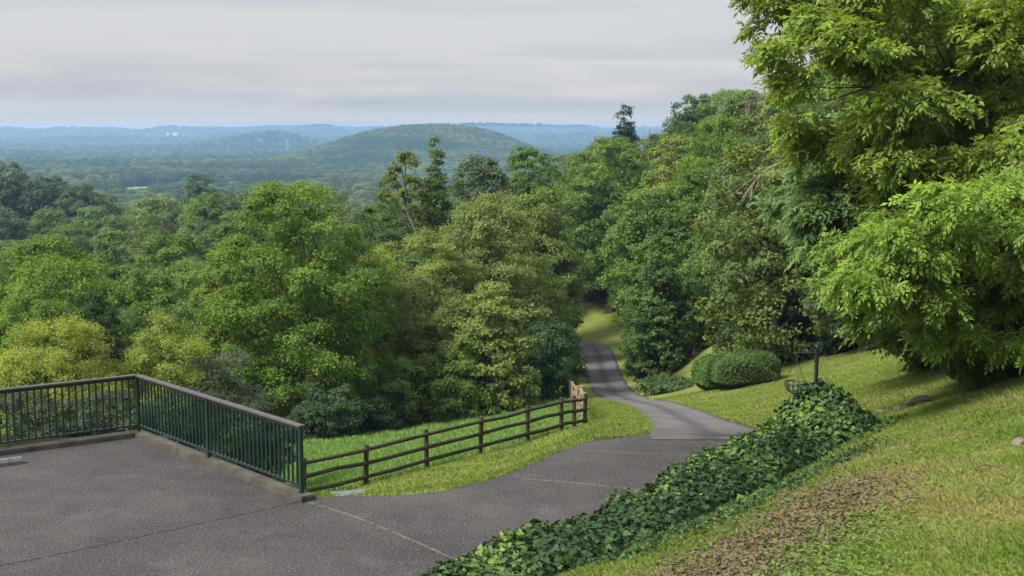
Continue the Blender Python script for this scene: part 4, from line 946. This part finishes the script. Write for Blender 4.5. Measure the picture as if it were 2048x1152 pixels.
for t in (.5, 1.0): m.tube([(Rb * math.cos(t) * math.cos(a), Rb * math.cos(t) * math.sin(a), -Db * math.sin(t)) for a in np.linspace(0, 2 * PI, 21)], 0.008, 5, cap=False)
m.build('wire_bowl', M_BLACK, bas)
for k in range(3):
    a = 2 * PI * k / 3 + .5; m = MB(); m.tube([(Rb * math.cos(a), Rb * math.sin(a), 0), (0, 0, hk)], .005, 5); m.build('chain', M_BLACK, bas)

# ------------------------------------------------------------------ stones and twigs
def stone(label, u, v, Yd, sx_, sy_, sz_, rz, seed, group=None):
    p = at(u, v, Yd); rng = np.random.RandomState(seed); bm = bmesh.new(); bmesh.ops.create_icosphere(bm, subdivisions=3, radius=1)
    for q in bm.verts:
        c = np.array(q.co); s_ = 1 + .16 * wav(np.array(c[0] * 2 + seed), np.array(c[1] * 2 + c[2]), 1.2) + .07 * wav(np.array(c[0] * 5 + seed), np.array(c[1] * 5 + c[2] * 4), 1.2)
        c = np.sign(c) * np.abs(c) ** .75 * s_; q.co = (c[0] * sx_, c[1] * sy_, c[2] * sz_)
    o = bm_obj('fieldstone', bm, M_ROCK); o.location = (p[0], p[1], gz(p[0], p[1]) + sz_ * .25); o.rotation_euler = (0, 0, rz); set_props(o, label, 'stone', group)
stone('largest flat fieldstone at the right end of the row of stones in the lawn', 1848, 820, 25.6, .30, .22, .10, .2, 1)
stone('flat fieldstone second from the right in the row in the lawn', 1806, 823, 25.5, .20, .16, .06, .5, 2)
stone('thin flat fieldstone in the middle of the row in the lawn', 1772, 823, 25.6, .19, .13, .05, -.2, 3)
stone('small flat fieldstone next to the ivy mound at the left end of the row', 1738, 821, 25.8, .16, .11, .045, .1, 4)
p = None
stone('grey lump of stone lying on the lawn at the right edge of the photo', 2036, 905, 17.4, .10, .09, .07, .6, 5)
stone('pale flat chip of stone in the grass just right of the ivy mound', 1790, 942, 19.6, .09, .07, .03, .9, 6)
for i, (u, v, Yd, L, a, lab) in enumerate(((1990, 955, 16.2, .5, .15, 'brown twig lying on the lawn at the right edge of the photo'), (1850, 1012, 15.4, .6, .35, 'thin pale twig lying in the grass beside the dead leaves'))):
    p = at(u, v, Yd); m = MB(); q = [(t * L - L / 2, .03 * math.sin(t * 5 + i), .02 + .015 * math.sin(t * 9)) for t in np.linspace(0, 1, 8)]
    m.tube(q, np.linspace(.013, .005, 8), 6); m.tube([q[4], (q[4][0] + .10, q[4][1] + .09, .04)], [.007, .003], 5)
    o = m.build('twig', M_TWIG, smooth=True); o.rotation_euler = (0, 0, a); o.location = (p[0], p[1], gz(p[0], p[1]) + .02); set_props(o, lab, 'twig')
# dead branches that hang out of the trees
def branch(label, pts_, r, seed):
    rng = np.random.RandomState(seed); P = np.array([at(*q) for q in pts_]); P = resample(P, 12); m = MB(); b = P[0].copy(); m.tube(P - b, np.linspace(r, r * .3, 12), 6)
    for k in range(16):
        i = rng.randint(3, 11); d = norm(P[min(i + 1, 11)] - P[i - 1]); e_ = P[i] + (d + rng.normal(size=3) * .6 + np.array((0, 0, -.25))) * rng.uniform(.4, 1.1) * r * 22
        m.tube(np.array([P[i], (P[i] + e_) / 2 + rng.normal(size=3) * r * 2, e_]) - b, [r * .35, r * .25, r * .1], 4)
    o = m.build('dead_branch', M_DEAD, smooth=True); o.location = tuple(b); set_props(o, label, 'branch')
branch('pale bare branch hanging down from the foliage of the hillside trees', [(1575, 322, 55), (1540, 335, 55), (1510, 362, 55), (1488, 395, 55)], .045, 1)
branch('bare grey limb leaning through the olive trees above the dark round tree', [(835, 470, 60), (820, 440, 60), (812, 420, 60), (800, 405, 60)], .032, 2)

# ------------------------------------------------------------------ grass, litter
rg = np.random.RandomState(31)
def blades(name, n, sampler, hmin, hmax, wd, mat, tfun, lean=.5, mask=None):
    x, y = sampler(n); k = ~(inpoly(x, y, lot_poly) & (polydist(x, y, lot_poly + [lot_poly[0]])[0] > .04)) & ~inpoly(x, y, kerb_poly)
    rdd = polydist(x, y, road_mid)[0]; k &= ~(inpoly(x, y, road_poly) & (np.minimum(polydist(x, y, road_L)[0], polydist(x, y, road_R)[0]) > .05))
    if mask is not None: k &= mask(x, y)
    x, y = x[k], y[k]; n = len(x); z = height(x, y); a = rg.uniform(0, 2 * PI, n); h = rg.uniform(hmin, hmax, n) * (1 + .35 * wav(x, y, .7))
    h = np.clip(h, hmin * .6, None); ww = wd * rg.uniform(.7, 1.3, n)
    dx, dy = np.cos(a) * ww / 2, np.sin(a) * ww / 2; lx, ly = rg.normal(size=n) * h * lean, rg.normal(size=n) * h * lean
    V = np.stack([np.c_[x - dx, y - dy, z - .015], np.c_[x + dx, y + dy, z - .015], np.c_[x + dx * .7 + lx * .45, y + dy * .7 + ly * .45, z + h * .6], np.c_[x + lx, y + ly, z + h]], 1).reshape(-1, 3)
    o = link(name, mk_mesh(name, V, [np.arange(4 * n).reshape(n, 4)], mat, tint=np.clip(tfun(x, y) + rg.normal(size=n) * .12, 0, 1)))
    return o
def lt(x, y): return .22 + .72 * dryness(x, y)
def inl_(x, y): return inpoly(x, y, lawn_poly)
def s_wedge(y0, y1, u0, u1, pw=2.0):
    def f(n):
        y = (rg.uniform(y0 ** pw, y1 ** pw, n)) ** (1 / pw); u = rg.uniform(u0, u1, n); return (u - 1024) / F * y, y
    return f
litter_c = [(1.9, 12.5), (2.9, 14.2), (3.9, 15.9), (4.7, 17.2)]
def lit_w(x, y): return np.exp(-(polydist(x, y, litter_c)[0] / .5) ** 2)
o = blades('lawn_grass', 330000, s_wedge(6.5, 27, 900, 2650, 1.5), .025, .06, .011, M_GRASS, lt, .7, lambda x, y: inl_(x, y) & (rg.rand(len(x)) > .9 * lit_w(x, y)))
set_props(o, 'short olive-green lawn grass on the slope beside the ivy', 'grass', kind='stuff')
o = blades('lawn_grass', 150000, s_wedge(24, 62, 1180, 1960, 1.3), .03, .07, .026, M_GRASS, lambda x, y: .42 + .5 * dryness(x, y), .7, inl_)
set_props(o, 'bright mown lawn grass beyond the ivy around the clipped hedge', 'grass', kind='stuff')
o = blades('bank_grass', 130000, s_wedge(20.0, 60, 560, 1330, 1.2), .035, .08, .022, M_GRASS, lambda x, y: .24 + .22 * dryness(x, y), .7, lambda x, y: inl_(x, y) & (x < 12))
set_props(o, 'fresh green grass on the bank between the car park and the wooden fence', 'grass', kind='stuff')
o = blades('meadow_grass', 120000, s_wedge(30, 72, 500, 1160, 1.3), .10, .22, .028, M_MEADOW, lambda x, y: .45 + .5 * np.clip(dryness(x, y) - .1, 0, 1), .45, lambda x, y: inpoly(x, y, meadow_poly))
set_props(o, 'longer bright green meadow grass behind the wooden fence', 'grass', kind='stuff')
# dead leaves and broad-leaved weeds beside the ivy
def flatleaf(name, n, ctr, sd, l0, l1, mat, tf, label, cat, lift=.03, tilt=.45):
    ci = rg.randint(0, 200, n); cl_ = resample(np.array([(a, b, 0) for a, b in ctr]), 200)[ci]; x = cl_[:, 0] + rg.normal(size=n) * sd; y = cl_[:, 1] + rg.normal(size=n) * sd
    k = ~inpoly(x, y, lot_poly); x, y = x[k], y[k]; n = len(x)
    P = np.c_[x, y, height(x, y) + rg.uniform(.008, lift + .01, n)]; N = norm(np.array((0, 0, 1.)) + rg.normal(size=(n, 3)) * tilt)
    V, Fq, mult = hex_from(P, rg.normal(size=(n, 3)), N, rg.uniform(l0, l1, n), .62, .12, .1)
    t_ = np.clip(tf(x, y) + rg.normal(size=n) * .2, 0, 1)
    set_props(link(name, mk_mesh(name, V, [Fq], mat, tint=np.r_[t_, t_])), label, cat, kind='stuff')
flatleaf('fallen_leaves', 1700, litter_c, .62, .03, .09, M_LITTER, lambda x, y: .55 + 0 * x, 'loose fallen leaves thinning out from the brown drift beside the ivy', 'leaves', .05, .6)
flatleaf('fallen_leaves', 5200, litter_c, .44, .025, .078, M_LITTER, lambda x, y: .5 + 0 * x, 'reddish brown fallen leaves in a drift beside the ivy', 'leaves', .05)
flatleaf('fallen_leaves', 900, [(3, 12), (7, 18), (8.5, 21)], 1.6, .04, .085, M_LITTER, lambda x, y: .7 + 0 * x, 'scattered dry leaves over the lawn right of the ivy', 'leaves', .03)
flatleaf('weed_leaves', 4200, [(2.6, 11.6), (3.4, 13.6), (4.2, 15.4)], .42, .025, .075, leaf_mat('weed_leaf', False, (.095, .145, .035), trans=.25), lambda x, y: .5 + 0 * x, 'broad green weed leaves between the dead leaves and the lawn', 'weeds', .06)
flatleaf('weed_leaves', 2600, [(1.2, 15.0), (2.4, 16.4), (4.0, 18.3), (5.8, 20.6)], .2, .03, .09, M_IVY, lambda x, y: .45 + 0 * x, 'straggling ivy runners along the lawn side of the ivy bank', 'weeds', .09, .6)

def on_lot(name, n, polyl, sd, l0, l1, mat, label, cat):
    ci = rg.randint(0, 300, n); P0 = resample(np.array([(a, b, 0) for a, b in polyl]), 300)[ci]; x = P0[:, 0] + rg.normal(size=n) * sd; y = P0[:, 1] + rg.normal(size=n) * sd
    k = inpoly(x, y, lot_poly) & ~inpoly(x, y, kerb_poly); x, y = x[k], y[k]; n = len(x)
    V, Fq, _ = hex_from(np.c_[x, y, rg.uniform(.004, .015, n)], rg.normal(size=(n, 3)), norm(np.array((0, 0, 1.)) + rg.normal(size=(n, 3)) * .3), rg.uniform(l0, l1, n), .6, .12, .1)
    t_ = np.clip(.5 + rg.normal(size=n) * .25, 0, 1); set_props(link(name, mk_mesh(name, V, [Fq], mat, tint=np.r_[t_, t_])), label, cat, kind='stuff')
on_lot('leaf_litter', 420, [tuple(kerb_poly[5]), tuple(kerb_poly[4]), tuple(kerb_poly[3])], .10, .015, .05, M_LITTER, 'grit and dry leaf bits gathered along the kerb', 'litter')
on_lot('leaf_litter', 260, [(-1.6, 15.4), (.0, 17.0), (1.6, 19.0), (3.6, 22.0)], .35, .02, .06, M_LITTER, 'dry leaf bits on the asphalt along the ivy bank', 'litter')
on_lot('leaf_litter', 160, [(-8, 19), (-3, 19), (1, 21), (3, 24)], 1.6, .015, .045, M_LITTER, 'a few dry leaf bits blown over the car park', 'litter')
# ------------------------------------------------------------------ the valley
def field(name, u, v, zoff, rx, ry, mat=M_FIELD):
    d = ray(u, v); Yd = (CZ + 54) / -d[2] * d[1] if d[2] < 0 else 6000; x0 = d[0] / d[1] * Yd
    a, b = np.meshgrid(np.linspace(-1, 1, 25), np.linspace(-1, 1, 13)); xx = x0 + rx * a + ry * b * .3; yv = Yd + ry * b
    zz = valley(xx, yv) + zoff; idx = np.arange(xx.size).reshape(xx.shape); q = np.stack([idx[:-1, :-1], idx[:-1, 1:], idx[1:, 1:], idx[1:, :-1]], -1).reshape(-1, 4)
    set_props(link(name, mk_mesh(name, np.stack([xx, yv, zz], -1).reshape(-1, 3), [q], mat, smooth=True)), 'pale grassy field among the valley woods', kind='structure'); return (x0, Yd, rx, ry)
fields = [field('field', 300, 378, .6, 62, 75), field('field', 60, 291, .8, 190, 170), field('field', 350, 292, .8, 120, 160), field('field', 455, 297, .8, 90, 130), field('field', 215, 288, .8, 130, 160), field('field', 640, 300, .8, 90, 120)]
def clear(x, y):
    k = np.ones(len(x), bool)
    for (a, b, rx, ry) in fields: k &= ~((np.abs(x - a - .3 * (y - b)) < rx) & (np.abs(y - b) < ry * 1.05) | (np.abs(x - a) < rx * .8) & (y < b) & (y > b - ry - 110))
    return k
rv = np.random.RandomState(77)
def scatter(n, y0, y1, pw):
    y = rv.uniform(y0 ** pw, y1 ** pw, n) ** (1 / pw); s_ = rv.uniform(-.46, .46, n); x = y * s_; k = clear(x, y) & (wav(x, y, 160) > -1.35); return x[k], y[k]
x1, y1 = scatter(16000, 425, 2300, 1.75); x2, y2 = scatter(26000, 2200, 8200, 1.3)
x3 = np.r_[rv.normal(-150, 150, 5200), rv.normal(30, 110, 2200)]; y3 = rv.uniform(1900, 2900, 7400)
px = np.r_[x1, x2, x3]; py = np.r_[y1, y2, y3]; pz = valley(px, py) - .4
b_ = np.clip((np.hypot(px, py) - 360) / 240, 0, 1); b_ = b_ * b_ * (3 - 2 * b_)
nearm = b_ < 1; pz[nearm] = height(px[nearm], py[nearm]) - .3
scl = np.where(py < 2200, rv.uniform(.75, 1.4, len(px)), rv.uniform(.8, 1.2, len(px)) * np.clip(py / 3000, .95, 1.9))
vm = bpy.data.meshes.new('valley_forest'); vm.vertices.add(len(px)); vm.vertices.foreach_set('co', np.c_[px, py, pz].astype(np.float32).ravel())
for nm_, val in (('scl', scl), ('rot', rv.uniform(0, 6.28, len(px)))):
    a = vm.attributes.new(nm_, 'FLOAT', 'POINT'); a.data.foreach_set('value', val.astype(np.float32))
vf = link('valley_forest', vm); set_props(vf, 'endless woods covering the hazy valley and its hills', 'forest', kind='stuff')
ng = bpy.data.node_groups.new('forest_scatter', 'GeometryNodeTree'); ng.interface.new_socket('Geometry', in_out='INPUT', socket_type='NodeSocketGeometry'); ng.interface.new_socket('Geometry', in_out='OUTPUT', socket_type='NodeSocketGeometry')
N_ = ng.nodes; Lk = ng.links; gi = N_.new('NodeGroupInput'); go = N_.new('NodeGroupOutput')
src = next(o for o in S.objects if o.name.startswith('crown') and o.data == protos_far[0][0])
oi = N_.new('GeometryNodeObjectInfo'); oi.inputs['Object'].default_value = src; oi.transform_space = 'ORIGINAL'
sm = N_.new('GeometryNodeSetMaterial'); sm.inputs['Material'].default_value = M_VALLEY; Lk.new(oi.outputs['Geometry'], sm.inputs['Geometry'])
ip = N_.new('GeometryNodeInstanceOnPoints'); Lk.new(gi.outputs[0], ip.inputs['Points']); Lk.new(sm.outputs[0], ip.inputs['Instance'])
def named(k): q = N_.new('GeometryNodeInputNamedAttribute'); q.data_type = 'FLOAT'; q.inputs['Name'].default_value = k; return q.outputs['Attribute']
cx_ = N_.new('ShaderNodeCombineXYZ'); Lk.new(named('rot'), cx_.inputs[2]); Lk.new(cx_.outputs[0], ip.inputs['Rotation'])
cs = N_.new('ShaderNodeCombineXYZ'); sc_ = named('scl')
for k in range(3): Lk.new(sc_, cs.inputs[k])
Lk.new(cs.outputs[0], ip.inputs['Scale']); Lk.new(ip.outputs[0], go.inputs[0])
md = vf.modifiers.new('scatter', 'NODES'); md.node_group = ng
# farm buildings
for i, (u, v, Yd, L, h, rz, lab) in enumerate(((356, 288, 5900, 50, 9, .2, 'white farm building in the middle of the valley, right of the smaller one'), (343, 289, 5800, 24, 8, -.5, 'smaller white farm building in the middle of the valley'), (418, 288, 5900, 40, 7, .1, 'pale shed among the valley trees right of the white farm buildings'), (350, 284, 6900, 60, 8, .1, 'long white barn far off in the valley above the farm buildings'))):
    x = (u - 1024) / F * Yd; z = at(u, v, Yd)[2]; zg = float(valley(np.array([x]), np.array([Yd]))[0]); hh = h + 6
    o = thing('farm_building', lab, 'building', (x, Yd, zg - .5), rz); m = MB(); m.box((0, 0, hh / 2), (L, L * .5, hh)); m.build('wall', M_WALLW, o)
    m = MB(); a, b = L / 2 + .6, L * .25 + .6; m.add([(-a, -b, hh - .2), (a, -b, hh - .2), (a, b, hh - .2), (-a, b, hh - .2), (-a, 0, hh + 3), (a, 0, hh + 3)], [(0, 1, 5, 4), (2, 3, 4, 5), (0, 4, 3), (1, 2, 5), (3, 2, 1, 0)]); m.build('roof', M_ROOFG, o)
# power lines across the slope
def wire(label, a, b, sag, r):
    A_, B_ = at(*a), at(*b); P_ = [A_ * (1 - t) + B_ * t - np.array((0, 0, sag * 4 * t * (1 - t))) for t in np.linspace(0, 1, 30)]
    m = MB(); m.tube(P_, r, 4); set_props(m.build('power_line', M_WIRE), label, 'wire', 'power lines over the left-hand wood')
wire('upper thin power line crossing above the left-hand wood', (-60, 378, 140), (420, 338, 230), 1.2, .022)
wire('middle thin power line crossing the left-hand wood', (-60, 462, 105), (640, 396, 175), 1.5, .018)
wire('lower thin power line crossing the left-hand wood', (-60, 474, 105), (640, 404, 175), 1.5, .018)

# ------------------------------------------------------------------ haze
t = NT('haze_air'); pv = t.n.new('ShaderNodeVolumePrincipled'); pv.inputs['Color'].default_value = (.40, .66, 1.0, 1); pv.inputs['Density'].default_value = 1.55e-4; pv.inputs['Anisotropy'].default_value = .2
t.l.new(pv.outputs[0], t.out.inputs['Volume'])
m = MB(); m.box((0, 4030, -16), (12000, 8700, 100)); hz_o = m.build('haze', t.m); set_props(hz_o, 'blue haze of the summer air', kind='stuff')
